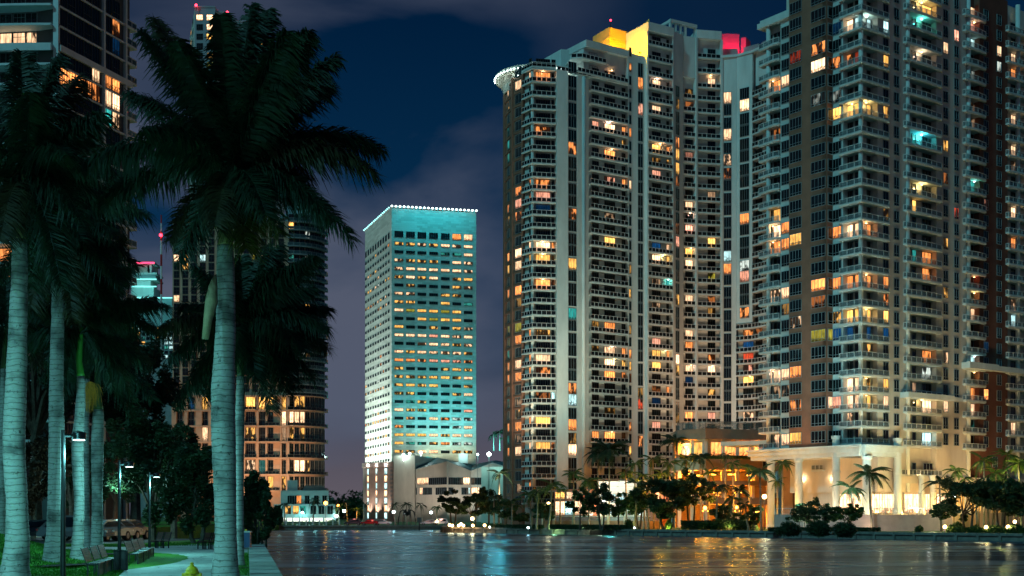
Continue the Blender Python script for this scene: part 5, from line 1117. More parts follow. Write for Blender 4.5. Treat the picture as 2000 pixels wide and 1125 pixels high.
def near_palm(label, d, line, widths, shaft, crown, tips, shaftcol=None, seed=1, wid=.55, dens=46, yellow=(), extra=None):
    rr = random.Random(seed); pts = [P(x, y, d) for x, y in line]; rad = [w/2/2500*d for w in widths]
    base = pts[0].copy(); base.z = 0
    r = empty('royal_palm', base, label, 'palm tree', 'royal palms in the park')
    if pts[0].z > 0: pts = [Vector((pts[0].x,pts[0].y,mound(pts[0].x,pts[0].y)-.05))]+pts; rad = [rad[0]*1.25]+rad
    trunk_mesh('trunk', pts, rad, r)
    m = MB(); sp = [P(x, y, d) for x, y, w in shaft]; sr = [w/2/2500*d for x, y, w in shaft]
    fine = []; fr = []
    for i in range(len(sp)-1):
        for k in range(5): t = k/5; fine.append(sp[i].lerp(sp[i+1],t)); fr.append(sr[i]+(sr[i+1]-sr[i])*t)
    fine.append(sp[-1]); fr.append(sr[-1]); m.tube(fine, fr, 14); m.build('crownshaft', shaftcol or M['shaft'], r, smooth=True)
    top = sp[-1]
    for i, tp in enumerate(tips):
        x, y = tp[0], tp[1]; dd = tp[2] if len(tp) > 2 else rr.uniform(-2.2,2.2); lift = tp[3] if len(tp) > 3 else None
        tip = P(x, y, d+dd); L = (tip-top).length
        if lift is None: lift = .32*L if tip.z < top.z+1 else .16*L
        b = MB(); frond(b, top+Vector((rr.uniform(-.08,.08),rr.uniform(-.08,.08),rr.uniform(-.3,.15))), tip, lift, wid, dens, rr)
        b.build('frond', L2 if i in yellow else (LBR if i % 6 == 4 else L1), r)
    return r
M['shaft'] = pm('crownshaft_green', (.08,.12,.04), .5, var=.2, scale=2, stretch=(1,1,.3)); M['shaft_o'] = pm('crownshaft_olive', (.22,.17,.06), .6, var=.25, scale=2, stretch=(1,1,.3))
near_palm('thick royal palm with bright pale-blue base at the left edge grass bank', 36, [(28,1128),(30,1105),(34,1060),(33,980),(28,900),(27,860),(30,780),(33,700),(36,600),(38,540),(38,468)], [62,52,46,40,42,43,40,37,33,30,28],
   [(38,468,28),(35,445,26),(38,415,17),(44,370,14),(48,340,10)], 0,
   [(150,260,2),(190,380,1.5),(60,560,1.5),(120,560,-2),(-20,300,1),(110,110,.5),(40,100,1),(-60,150),(-120,260,-1),(-110,400,1),(150,150,1.5),(200,220,-1),(215,330,1),(160,430,-1.5),(-60,480,-1),(90,500,1.6),(0,470,-2),(60,180,-2.4),(130,300,-2.4),(20,420,2.5)], M['shaft_o'], 3, .6, 50)
near_palm('slim straight royal palm just left of the nearest lamp post', 43, [(100,1106),(102,1085),(106,1040),(108,960),(110,900),(111,860),(110,780),(111,700),(113,620),(112,540)], [42,34,30,28,30,30,28,26,24,22],
   [(112,540,22),(114,500,18),(117,450,12)], 0, [(60,450,2),(180,560,2),(20,640,1.5),(240,560,-1.5),(140,620,-2),(280,330,1.5),(70,240,-1),(160,470,-2.4),(30,330),(100,280,.5),(180,260,1),(250,330),(290,420,-1),(270,520,1),(0,420,-1),(-10,540,1),(60,600,-1.5),(200,600,1.5),(230,460,-2),(150,340,2)], None, 5, .55, 46)
near_palm('whitish royal palm with a curved leaning trunk behind the nearest lamp post', 45.5, [(150,1102),(151,1080),(153,1040),(155,980),(152,900),(152,860),(155,820),(158,770),(158,735)], [30,26,21,19,23,24,19,16,15],
   [(158,735,15),(154,705,12),(158,640,9)], 0, [(20,620,1.5),(330,600,-1.5),(130,740,1.5),(260,780,1),(50,520,-1.5),(240,460,.5),(60,600),(100,540,1),(170,500,1),(240,520,-1),(300,580,1),(330,660,-1),(290,720,1),(90,700,-1),(40,680,1),(220,760,1.5),(130,590,-2),(215,560,2)], pm('bright_green_sheath', (.06,.25,.03), .5, var=.1), 7, .5, 46, (5,))
P4_ = near_palm('greyish royal palm with a hanging golden flower bunch near its crown', 51.5, [(188,1090),(189,1070),(190,1030),(190,960),(190,900),(190,850),(192,800)], [28,24,22,20,23,23,20],
   [(192,800,19),(190,770,14),(190,700,9)], 0, [(120,690),(150,620,1),(200,600,1),(250,640,-1),(290,700,1),(300,780,-1),(260,820,1),(100,780,-1),(80,740,1),(210,660,-1.5)], None, 9, .5, 44)
pb = parent_base(P4_); b = MB(); GOLD = pm('golden_flower_strings', (.7,.28,.03), .8, var=.25, scale=8); rr = random.Random(2)
o0 = P(176,745,50.6)
for k in range(130):
    an = rr.uniform(0,6.28); rx = rr.uniform(.1,.52); z = rr.uniform(.55,1.35); z = rr.uniform(.3,1.25); rx = .50*math.sin(min(3.0,.55+z*1.9))*rr.uniform(.35,1.1); e = o0+Vector((math.cos(an)*rx,math.sin(an)*rx,-z)); mid = o0+Vector((math.cos(an)*rx*.8,math.sin(an)*rx*.8,-.45*z+.05))
    w = Vector((.006,.003,0)); b.face([o0-w,o0+w,mid+w,mid-w]); b.face([mid-w,mid+w,e+w*.5,e-w*.5])
b.build('flower_bunch', GOLD, P4_)
P5_ = near_palm('big central royal palm with a thick bluish trunk and huge shaggy crown', 35.5, [(440,1132),(440,1112),(441,1090),(441,1050),(440,980),(438,900),(436,830),(436,760),(438,700),(441,640),(441,560),(440,480)], [58,52,46,42,42,46,47,46,41,38,36,32],
   [(440,480,31),(441,462,27),(446,400,18),(452,340,12)], 0,
   [(490,10,.5,.4),(520,20,1.5,.5),(430,30,-1,.4),(275,60,.5,.9),(300,35,2),(345,80,-2),(250,180,1.5),(150,330,-1,1.6),(195,400,1),(280,250,-2.4),(330,470,1.5,.8),(350,510,-1),(655,110,.6,.9),(640,165,2,1),(600,60,-1.5),(560,60,-2.5),
    (735,340,-.8,1.9),(745,290,1.5,1.5),(690,470,.8,1.6),(650,430,-1.6),(600,350,2.5),(545,455,1,.6),(480,485,-1.2,.5),(520,420,-2.4),(570,260,3),(380,330,3),(400,180,3),(500,150,3),(420,440,-2.2)], M['shaft_o'], 12, .62, 62, (22,21))
b = MB(); s = [P(416,560,34.9),P(413,590,34.8),P(406,625,34.75),P(401,662,34.7)]; b.tube([P(420,540,35),*s], [.05,.12,.17,.12,.09], 10); b.build('hanging_sheath', pm('dry_sheath', (.34,.27,.15), .8, var=.2, scale=3), P5_, smooth=True)
near_palm('thin royal palm standing just right of the big central palm trunk', 44.5, [(466,1108),(467,1090),(468,1050),(468,950),(468,860),(469,800),(470,735)], [26,20,17,16,18,18,15],
   [(470,735,14),(470,700,13),(473,640,9)], 0, [(430,560,-1.5),(380,520,.5),(520,480,.5),(560,540,2.4),(640,680,2),(580,760,-1),(400,780,.5),(545,480,1.5),(610,500,-1.5),(575,740,1.5),(530,800,1),(640,600,1.8),(600,650,.5),(350,600,1),(330,700,-1),(380,760,1.5),(400,540,1),(470,500,.5),(540,520,-1),(610,560,1),(640,640,-1),(615,740,1),(560,770,-1),(500,740,-1.5),(430,700,-2),(580,600,2.2),(520,690,2.5),(600,690,-2),(310,640,-1.5),(345,790,0)], M['shaft'], 14, .6, 56)
near_palm('slender brown palm trunk cut by the left edge of the picture', 58, [(4,1045),(4,980),(5,900),(6,800),(7,720)], [14,12,12,12,11], [(7,720,10),(8,690,8),(10,640,6)], 0, [(-60,560),(10,520,1),(70,560),(90,640,1),(80,720,-1),(-50,680),(30,760,1)], None, 16, .6, 40)
near_palm('set-back royal palm between the whitish curved and flower-hung palms', 66, [(170,1062),(169,1000),(168,900),(168,800),(170,740)], [14,12,12,12,10], [(170,740,9),(171,700,7),(172,620,6)], 0, [(90,540),(140,480,1),(200,470),(260,520,1),(290,600,-1),(60,620),(270,680,1),(120,700,-1),(220,720,1)], None, 18, .7, 36)
# ==================================================================== leafy trees
def leaves(cs, n, spread, size, up=.35):
    """n leaf quads scattered in clumps cs [(x,y,z,rx,rz)]"""
    k = rng.integers(0, len(cs), n); C = np.array(cs)[k]
    v = rng.normal(size=(n,3)); v /= np.linalg.norm(v,axis=1)[:,None]; rad = rng.random(n)**.45
    pos = C[:,:3]+v*rad[:,None]*np.stack([C[:,3],C[:,3],C[:,4]],1)
    a = rng.normal(size=(n,3)); a[:,2] *= .5; a /= np.linalg.norm(a,axis=1)[:,None]; b = rng.normal(size=(n,3)); b = np.cross(a,b); b /= np.linalg.norm(b,axis=1)[:,None]
    s = size*(.5+rng.random(n))[:,None]; V = np.zeros((n,4,3)); V[:,0] = pos-a*s; V[:,1] = pos-b*s*.45; V[:,2] = pos+a*s; V[:,3] = pos+b*s*.45; return V
def tree(label, px, pyb, pyt, wpx, d, mat, n=2500, leaf=.2, name='leafy_tree', group=None, trunks=1, clumps=26, zb=None, low=.28, cat='tree', lean=0, bark=None):
    x = XD(px,d).x; zb = (GZ if d > 150 else 0) if zb is None else zb; zt_ = ZY(pyt,d); rx = wpx/2/2500*d; H = zt_-zb; z0 = zb+H*low
    r = empty(name, (x,d,zb), label, cat, group); cs = []
    for i in range(clumps):
        v = rng.normal(size=3); v /= np.linalg.norm(v); q = .45+.5*rng.random(); cz = (z0+zt_)/2; rz = (zt_-z0)/2
        cs.append((x+v[0]*rx*q+lean, d+v[1]*rx*q*.8, cz+v[2]*rz*q, rx*(.12+.15*rng.random()), rz*(.12+.14*rng.random())))
    m = MB()
    for t in range(trunks):
        ox = (t-(trunks-1)/2)*.5*rx/max(1,trunks); hub = Vector((x+ox*1.3, d+rng.uniform(-.2,.2), zb+H*(low+.08))); m.tube([(x+ox*.4,d,zb-.1),(x+ox,d,zb+H*low*.5),hub], [H*.028,H*.022,H*.018], 7)
        for i in range(t, min(len(cs),14), trunks):
            c = Vector(cs[i][:3]); mid = hub.lerp(c,.5)+Vector((0,0,H*.04)); m.tube([hub,mid,c], [H*.013,H*.008,H*.003], 5)
    m.build('trunk', bark or BARK2, r)
    V = leaves(cs, n, 1, leaf); V -= np.array([x,d,zb]); me = quads_mesh('crown', V, mat); o = bpy.data.objects.new('crown', me); COL.objects.link(o); o.parent = r
    return r
T = 'dark trees behind the park path'
tree('dark broad tree rising behind the middle lamp post, left of the big palm', 300, 1058, 805, 200, 82, L3, 16000, .13, group=T, clumps=46, low=.12)
tree('very dark tree filling the space beside the big palm trunk', 385, 1056, 850, 170, 78, L3, 14000, .13, group=T, clumps=40, low=.1, trunks=2)
tree('dark tree between the thin palm and the beige tower', 492, 1050, 918, 84, 80, L3, 11000, .12, group=T, clumps=34, low=.1, trunks=2)
tree('low dark mangrove bush overhanging the water at the end of the seawall', 512, 1085, 940, 78, 73, L3, 9000, .11, name='mangrove_bush', clumps=30, low=.05, zb=-.3, trunks=3, cat='bush')
tree('tall airy dark tree with open twigs against the white terraces', 340, 1050, 790, 110, 96, L3, 4500, .13, group=T, clumps=30, low=.4)
tree('dark reddish tree behind the parked cars, left of the slim palm', 65, 1040, 850, 150, 92, L6, 11000, .15, group=T, clumps=36, low=.25)
tree('dark tree behind the parked cars between the two middle palm trunks', 140, 1040, 840, 120, 96, L3, 9000, .15, group=T, clumps=34, low=.22)
tree('dark green tree lit at its top above the parked silver cars', 225, 1040, 820, 110, 100, L3, 9000, .15, group=T, clumps=34, low=.22)
tree('deep green background tree hanging over the left trunks', 70, 1000, 540, 300, 112, L1, 16000, .22, group=T, clumps=56, low=.3)
tree('tall dark green background tree right of the flower-hung palm', 265, 1000, 610, 190, 118, L1, 11000, .22, group=T, clumps=44, low=.35)
tree('deep green background tree spreading behind the central palms', 560, 1000, 0, 0, 100, L1, 10, .1) if False else None
# ==================================================================== far coconut palms
def cfrond_mesh(L, droop, mat, seed, n=34, wl=.75, ww=.11):
    rr = random.Random(seed); b = MB(); 
    def pt(t): return Vector((L*t*(1-.12*t), 0, L*(.42*t-droop*t*t)))
    b.tube([pt(t) for t in (0,.3,.6,1)], [.06,.045,.03,.01], 4, 0, False)
    for i in range(n):
        t = .12+.88*i/n; o = pt(t); T_ = (pt(min(1,t+.02))-pt(t-.02)).normalized(); l = wl*math.sin(math.pi*min(1,.15+.8*t))*rr.uniform(.8,1.15)
        for sg in (1,-1):
            dv = (Vector((0,sg,0))+T_*.7+Vector((0,0,-.45))).normalized(); w = T_*ww*.5; e = o+dv*l+Vector((0,0,-.18*l)); b.face([o-w,o+w,e+w*.3,e-w*.3])
    return b.mesh('frond', [mat])
FM = {k: [cfrond_mesh(3.4, dr, mt, i) for i, dr in enumerate((.55,.75,.95,1.2))] for k, mt in (('c',L4),('d',L1),('g',L5))}
FTINY = {k: [cfrond_mesh(3.4, dr, mt, i, 14, .8, .22) for i, dr in enumerate((.6,.9,1.2))] for k, mt in (('c',L4),('d',L1),('g',L5))}
PG = 'coconut palms along the far banks'
def cpalm(label, px, pyc, pyb, rpx, d, kind='c', lean=0, nf=15, zb=GZ, tmat=None, group=PG, wind=.35):
    zc = ZY(pyc,d); x = XD(px,d).x; xb = x+lean; r = empty('palm_tree', (xb,d,zb), label, 'palm tree', group); base = Vector((xb,d,zb)); rr = random.Random(int(px*7+pyc))
    top = Vector((x,d,zc)); H = zc-zb; m = MB(); m.tube([base+Vector((0,0,-.1)), base+Vector((0,0,.5)), base.lerp(top,.35)+Vector(((xb-x)*-.1,0,0)), base.lerp(top,.7), top], [.3,.2,.17,.15,.13], 8); m.build('trunk', tmat or TWHITE, r, smooth=True)
    sc = rpx/2500*d/3.0
    for i in range(nf):
        az_ = 6.283*(i+.5*rr.random())/nf+i*.4; el = rr.uniform(-.5,.75); ms = (FM if d < 300 and nf > 9 else FTINY)[kind]
        me = ms[rr.randrange(len(ms))]
        o = inst('frond', me, r, (top-base), 0, None, (sc*rr.uniform(.85,1.1),)*3); o.rotation_euler = (rr.uniform(-.15,.15), -el, az_+wind*math.sin(az_)*-1)
    return r
for a in [
 ('dark palm before the left window of the waterside building', 556,985,1025,17,330,'d',0,9), ('dark palm in front of the gabled roof of the waterside building', 612,978,1025,20,330,'d',0,10),
 ('orange-lit palm right of the waterside building', 662,990,1026,16,345,'g',0,9), ('small dark palm beside the orange-lit one before the hotel', 676,982,1026,14,350,'d',.5,8), ('orange-lit low palm left of the hotel piers', 697,996,1026,15,350,'g',0,9),
 ('bending palm right at the hotel piers', 713,985,1026,14,340,'d',-.6,9), ('leftmost of three palms before the blank hotel wall', 770,987,1028,13,335,'d',.3,9), ('tallest middle palm before the blank hotel wall', 794,985,1028,16,335,'d',0,10), ('right palm before the blank hotel wall, near the spider sculpture', 822,986,1028,14,335,'d',.4,9),
 ('short palm with a floodlit foot left of the round dark tree', 853,990,1028,14,335,'g',0,9), ('dark palm against the folded hotel roof', 975,925,1030,26,285,'d',0,12), ('slender dark palm left of the brown rounded tower end', 965,968,1030,20,262,'d',0,11),
 ('palm with a pale thin trunk under the brown tower end', 1000,982,1031,26,255,'c',0,13), ('palm before the foot of the brown tower end', 1035,968,1031,25,250,'c',.3,13), ('tall pale-trunked palm under the white corner balconies', 1051,960,1032,26,248,'c',-.3,13), ('green-lit palm with white trunk left of the yellow lobby windows', 1079,948,1033,28,245,'g',-.8,14),
 ('small green palm right of the lobby windows', 1094,955,1030,17,252,'g',0,10), ('tall leafy palm rising among the bank trees below the balconies', 1150,940,1034,30,240,'g',0,14), ('pale-trunked palm over the white terrace', 1245,945,1036,28,238,'c',-.6,13), ('thin palm next to the orange grove on the left', 1262,960,1036,20,240,'c',.5,11),
 ('amber-lit palm at the left end of the parking podium', 1240,905,1034,24,252,'g',0,12), ('tall amber-lit palm above the dark bush mass', 1275,898,1034,26,250,'c',.2,12), ('amber-lit palm touching the glazed podium', 1308,905,1034,26,250,'g',0,12), ('dark palm before the lit podium window', 1368,893,1036,28,246,'d',.2,13),
 ('dark palm in the middle of the orange podium decks', 1402,950,1040,30,232,'d',-.4,13), ('thin tall palm under the podium canopy', 1431,905,1040,22,240,'g',.3,11), ('palm leaning right before the orange decks', 1445,960,1041,28,230,'d',.3,13),
 ('tall coconut palm with grey trunk just left of the first white column', 1484,922,1043,34,224,'c',.3,15), ('palm behind the first white column', 1528,905,1010,26,243,'g',0,12), ('shorter palm beside the one behind the first column', 1518,940,1010,20,243,'g',0,10),
 ('left one of the two big coconut palms in front of the lobby', 1662,955,1015,34,219,'c',.6,14), ('biggest coconut palm in front of the lobby with swept fronds', 1697,925,1031,42,212,'c',.5,16),
 ('dark palm left of the broad dark trees by the lobby columns', 1835,945,1025,32,214,'d',.3,14), ('bright green lit palm above the broad dark trees', 1866,920,1010,26,228,'g',0,13), ('palm against the brown lower wall of the big tower', 1922,900,1000,32,226,'g',0,14), ('large palm at the right edge of the picture', 1990,905,1015,36,216,'g',.4,15), ('pale palm just right of the green lit one', 1884,935,1010,22,230,'c',.3,11)]:
    cpalm(*a)
for (px, py, r_) in ((964,848,17),(976,842,18),(986,856,14)): cpalm({964:'left',976:'middle',986:'right'}[px]+' one of the teal-lit palms on the garage deck beside the tower', px, py, 900, r_, 440, 'd', 0, 9, ZY(880,440), group='teal-lit palms on the garage deck')
for a in [('short amber-lit palm at the left foot of the podium',1256,930,1034,22,246,'g',.3,11),('amber-lit palm crown over the dark bush mass, right one',1292,925,1034,24,244,'g',-.3,12),('dark palm against the lowest lit podium window',1340,900,1036,24,250,'c',.4,12),('thin amber palm before the second podium deck',1384,925,1038,22,243,'g',.2,12),('slim palm rising to the podium canopy, left of its post',1418,890,1040,20,243,'c',-.2,12),
 ('palm under the podium canopy, right of its middle post',1462,915,1041,26,238,'g',.4,13),('low wide palm before the orange decks',1430,975,1041,24,228,'c',-.3,12),('leaning dark palm beside the round lit tree',1455,985,1042,20,227,'d',.6,11),('dark palm at the left of the white terrace lobby',1120,925,1033,24,244,'g',0,12),('palm standing over the white terrace balustrade',1222,925,1034,24,243,'g',.2,12),
 ('bushy palm in front of the yellow lit lobby at the right',1852,965,1020,26,216,'c',-.3,12),('green lit palm in the right garden, nearer the brown wall',1945,925,1010,28,222,'g',.2,13),('palm with bright fronds at the far right garden',1968,890,1000,30,226,'g',0,13),('dark palm over the spiky shrub',1905,945,1025,24,212,'d',.4,12)]:
    cpalm(*a)
# date palms on the terrace
def dpalm(label, px, pyc, r_, d, zb): cpalm(label, px, pyc, 0, r_, d, 'd', 0, 26, zb, group='floodlit date palms', wind=.1)
dpalm('big blue-green floodlit date palm before the lower balconies', 1190, 880, 42, 255, GZ); dpalm('second date palm just left behind the big one', 1168, 885, 30, 262, GZ); dpalm('blue-green date palm leaning out beside the glazed podium', 1318, 862, 34, 272, GZ); dpalm('dark date palm on the podium roof', 1388, 838, 18, 276, ZY(845,276)); dpalm('date palm partly hidden behind the podium, left of the roof one', 1345, 845, 20, 285, GZ)
# far bank trees and bushes
BT = 'trees on the right bank'
for a in [
 ('round dark tree behind the row of amber garden lamps', 885,1028,958,66,272,L3,3600,.3), ('dark spreading tree right of the lamp-lit round one', 925,1028,965,60,268,L3,3000,.3), ('dark tree under the folded roof by the palms', 955,1028,950,56,275,L3,3000,.3), ('small dark tree at the foot of the brown tower end', 1015,1030,1000,44,262,L3,1800,.28),
 ('tree with pale lit trunks left of the white terrace', 1133,1034,952,56,236,L5,3000,.25), ('darker leafy tree in front of the white lit terrace', 1175,1034,945,62,234,L3,3600,.26), ('green lit tree at the right end of the white terrace', 1208,1034,955,52,236,L5,2800,.26),
 ('broad black-green tree at the left of the orange podium', 1300,1037,930,130,234,L3,9000,.3), ('black-green tree before the orange lamps', 1350,1037,915,90,238,L3,5000,.3), ('round lit green tree left of the first white column', 1473,1040,985,40,226,L5,2600,.2),
 ('flat-topped clipped tree behind the terrace rail', 1585,1002,973,78,219,L3,3200,.2), ('flat-topped pale-lit tree over the first dark bush', 1566,1030,988,66,209,L3,3200,.2), ('clipped tree glowing yellow-green at its right side', 1655,1032,984,72,206,L5,3600,.2), ('pale-lit clipped tree in the middle of the pink wall', 1612,1030,990,56,208,L3,2400,.2),
 ('broad spreading dark tree right of the lobby columns', 1890,1032,922,126,203,L3,8500,.24), ('spreading dark tree with green underside near the right edge', 1955,1032,935,98,199,L3,6000,.24), ('dark tree cut by the right edge of the picture', 2010,1034,935,84,197,L3,4000,.24), ('small round tree on the balcony garden at the right', 1958,965,912,56,230,L3,2600,.24),
 ('small dark tree left of the spreading dark one', 1838,1030,975,44,208,L3,2000,.24), ('low dark tree filling the bank below the folded hotel roof', 985,1030,975,60,262,L3,2600,.28), ('dark leafy tree between the palms under the white balconies', 1062,1032,978,56,250,L3,2600,.28), ('amber-lit leafy tree between the palms at the left of the podium', 1248,1036,945,60,241,L5,3000,.26), ('round leafy tree before the middle of the orange decks', 1412,1040,985,52,233,L3,2400,.24), ('low tree with amber light behind it, left of the round lit one', 1440,1041,1000,44,230,L5,2000,.22), ('dark tree closing the right garden against the brown wall', 1935,1025,925,80,222,L3,3400,.26), ('leafy dark tree above the right bollard lamp', 1985,1030,930,80,206,L3,3400,.26)]:
    tree(*a[:5], a[5], a[6], a[7], a[8], group=BT, clumps=38, low=.3 if a[4] < 100 else .2, trunks=1 if a[4] < 60 else 2)
BB = 'round dark bushes at the water edge'
def bush(label, px, py, w, h, d, mat, n=2600, leaf=.2, group=None, zb=GZ):
    x = XD(px,d).x; rx = w/2/2500*d; H = h/2500*d; r = empty('bush', (x,d,zb), label, 'bush', group); cs = []
    for i in range(18):
        a = rng.random()*6.28; t = rng.random(); cs.append((x+math.cos(a)*rx*.55*t**.5, d+math.sin(a)*rx*.5*t**.5, zb+H*(.25+.4*rng.random()*(1-t*.5)), rx*.42, H*.34))
    m = MB(); [m.tube([(x,d,zb-.1),tuple(c[:3])],[.07,.03],5) for c in cs[:7]]; m.build('stem', BARK2, r)
    V = leaves(cs, n, 1, leaf)-np.array([x,d,zb]); o = bpy.data.objects.new('foliage', quads_mesh('foliage', V, mat)); COL.objects.link(o); o.parent = r
for a in (('left dark round bush overhanging the seawall before the pink wall',1540,1050,56,32,196),('middle dark round bush overhanging the seawall',1597,1050,58,34,193.5),('right dark round bush overhanging the seawall, below the yellow-green tree',1652,1050,60,34,191)): bush(*a, L3, 6000, .16, BB, GZ-.5)
for a in (('yellow-green lit shrub among the orange lamps',1400,1030,34,26,228,L5),('leafy shrub left of the lit path under the podium',1375,1034,30,20,229,L5),('dark lush shrub in front of the orange deck',1425,1032,50,34,227,L3),('glowing yellow-green fern clump on the dark bank',1306,1030,16,24,232,L5),('lit shrub right of the white terrace',1228,1034,20,26,235,L5),
   ('agave-like shrub beside the terrace wall',1795,1032,18,16,200,L5),('spiky green shrub right of the retaining wall',1868,1032,34,24,199,L5),('leafy shrub between the two bollard lamps',1905,1034,26,16,197,L5),('big shrub left of the right bollard lamp',1945,1034,26,18,195,L5),('leafy shrub at the right edge',1982,1036,40,22,192,L5),('small lit shrub on the white terrace',1085,1018,12,10,246,L5),('second small lit shrub on the white terrace',1096,1018,12,10,246,L5),
   ('low shrub by the hotel forecourt railing',648,1022,22,12,341,L5)): bush(*a, n=1300, leaf=.18, group='lit shrubs on the far bank')
# hedges
def hedge(name, label, a, b_, d0_, d1_, h, zb=GZ, mat=L5, n=4000, w=.8):
    A_, B_ = XD(a,d0_), XD(b_,d1_); F = Fac(A_,B_); r = empty(name, (A_.x,A_.y,zb), label, 'hedge'); t = rng.random(n)*F.L; o_ = (rng.random(n)-.5)*w; z = zb+rng.random(n)**.7*h
    pos = np.stack([A_.x+F.u.x*t+F.n.x*o_, A_.y+F.u.y*t+F.n.y*o_, z],1); cs = None
    a_ = rng.normal(size=(n,3)); a_ /= np.linalg.norm(a_,axis=1)[:,None]; b2 = np.cross(a_, rng.normal(size=(n,3))); b2 /= np.linalg.norm(b2,axis=1)[:,None]; s = .14
    V = np.stack([pos-a_*s,pos-b2*s*.6,pos+a_*s,pos+b2*s*.6],1)-np.array([A_.x,A_.y,zb]); o = bpy.data.objects.new('foliage', quads_mesh('foliage', V, mat)); COL.objects.link(o); o.parent = r
hedge('hedge','long low dark hedge on the bank below the white terrace',1075,1235,242,232,.9,mat=L3,n=6000); hedge('hedge','low hedge along the bank under the left palms',945,1060,262,248,.8,mat=L3,n=5000); hedge('hedge','low green hedge by the lit bollards at the right',1850,2010,198,190,.8,n=5000); hedge('hedge','bright green hedge in front of the waterside building',533,660,341,341,.9,n=5000); hedge('hedge','chest-high dark hedge in front of the orange decks',1330,1480,231,228,1.7,mat=L3,n=9000,w=1.6); hedge('hedge','hanging planting on the upper podium deck edge',1328,1500,264,266.5,.7,ZY(897,266),L5,5000,1.2); hedge('hedge','low hedge at the foot of the terrace wall',1500,1720,208,204,.7,mat=L3,n=5000)
for px, w in ((1768,3),(1792,2.5)): pass
# distant wooded skyline
V = []
cs = [(XD(px,700).x, 700+rng.uniform(-20,20), GZ+h*.5, 9, h*.5) for px, h in [(x, 10+7*rng.random()) for x in range(630, 720, 6)]]
o = bpy.data.objects.new('wooded_skyline', quads_mesh('wooded_skyline', leaves(cs, 6000, 1, .9), L3)); COL.objects.link(o); o['kind'] = 'stuff'

# fallen leaves and litter of fronds on the path and the lawn edge
n = 260; V = np.zeros((n,4,3)); d_ = 28+42*rng.random(n)**1.2; x_ = .71-.207*d_-.8-3.6*rng.random(n); an = rng.random(n)*6.28; l_ = .05+.12*rng.random(n); w_ = .012+.02*rng.random(n)
c_, s_ = np.cos(an), np.sin(an)
for k, (a, b_) in enumerate(((-1,-1),(1,-1),(1,1),(-1,1))): V[:,k] = np.stack([x_+a*c_*l_-b_*s_*w_, d_+a*s_*l_+b_*c_*w_, np.full(n,PATHZ+.012)+.01*rng.random(n)],1)
o = bpy.data.objects.new('fallen_leaves', quads_mesh('fallen_leaves', V, pm('dry_leaf', (.12,.08,.03), .8, var=.3, scale=5))); COL.objects.link(o); o['kind'] = 'stuff'
# ==================================================================== park furniture
def park_lamp(label, x, y, ang=0, e=260, h=3.5, group='park lamps on dark poles', light=True):
    r = empty('park_lamp', (x,y,0), label, 'lamp post', group, 0)
    m = MB(); m.lathe(x, y, [(.16,0),(.16,.04),(.09,.06),(.065,.12),(.055,1.5),(.05,h+.12)], 12); m.build('pole', M['metal'], r, smooth=False)
    m = MB(); dx, dy = math.cos(ang), math.sin(ang); m.tube([(x,y,h),(x+dx*.2,y+dy*.2,h+.0)], .035, 8); m.build('arm', M['metal'], r)
    cx2, cy2 = x+dx*.33, y+dy*.33; m = MB(); m.lathe(cx2, cy2, [(.13,h-.09),(.15,h-.085),(.155,h+.05),(.145,h+.07),(.06,h+.09),(.01,h+.095)], 24); m.build('lamp_head', M['steel_dk'], r)
    m = MB(); m.lathe(cx2, cy2, [(.125,h-.105),(.125,h-.095)], 20); m.build('lens', M['lens'], r)
    if light: lamp('POINT','park_lamp_light',(cx2,cy2,h-.4),e,(.24,.95,.96),.12)
    return r
M['steel_dk'] = pm('dark_steel_housing', (.05,.06,.065), .3, .8, var=.1, scale=6); M['lens'] = em('lamp_lens', (.7,1,.98), 6)
park_lamp('nearest and tallest park lamp, its pole in front of the slim palms', XD(123,27.8).x, 27.8, .25, 330); park_lamp('middle park lamp above the litter bins', XD(233,43.6).x, 43.6, .2, 420); park_lamp('farthest park lamp on the path before the dark trees', XD(292,55.6).x, 55.6, -.2, 460)
park_lamp('park lamp just outside the left edge beside the thick palm', -15.6, 30.2, .2, 800); park_lamp('park lamp behind the viewer on the promenade, out of view', -9.5, 15.5, .1, 1300)
# slatted benches: seats on vertical-slat bases, backs leaning away from the path
def bench(label, x, y, rz, sections=1, w=1.15, red=False, group='slatted benches along the path'):
    r = empty('park_bench', (x,y,0), label, 'bench', group, rz); sm = M['wood_r'] if red else M['wood']
    # local: x along the bench, +y front
    for s in range(sections):
        x0 = s*(w+.06)
        for k in range(5):
            m = MB(); m.box(x0,x0+w,.0+.095*k,.08+.095*k,.43,.46); m.build('seat_slat', sm, r, base=(0,0,0))
        for k in range(6):
            yb = -.05-.035*k; z = .50+.075*k; m = MB(); m.hexa([(x0,yb,z),(x0+w,yb,z),(x0+w,yb-.025,z+.003),(x0,yb-.025,z+.003),(x0,yb-.03,z+.062),(x0+w,yb-.03,z+.062),(x0+w,yb-.055,z+.065),(x0,yb-.055,z+.065)]); m.build('back_slat', sm, r, base=(0,0,0))
        for xx in (x0, x0+w-.05):
            m = MB(); m.box(xx,xx+.05,-.02,.03,0,.46); m.box(xx,xx+.05,.42,.47,0,.43); m.hexa([(xx,-.04,.40),(xx+.05,-.04,.40),(xx+.05,.0,.40),(xx,.0,.40),(xx,-.30,.96),(xx+.05,-.30,.96),(xx+.05,-.26,.96),(xx,-.26,.96)]); m.box(xx,xx+.05,-.02,.47,.405,.43); m.build('leg', M['metal'], r, base=(0,0,0))
        if not red:
            for k in range(8):
                m = MB(); m.box(x0+.1+k*(w-.2)/7-.03,x0+.1+k*(w-.2)/7+.03,.40,.42,0,.42); m.build('front_slat', sm, r, base=(0,0,0))
    return r
def bxy(px, py): return G(px, py)
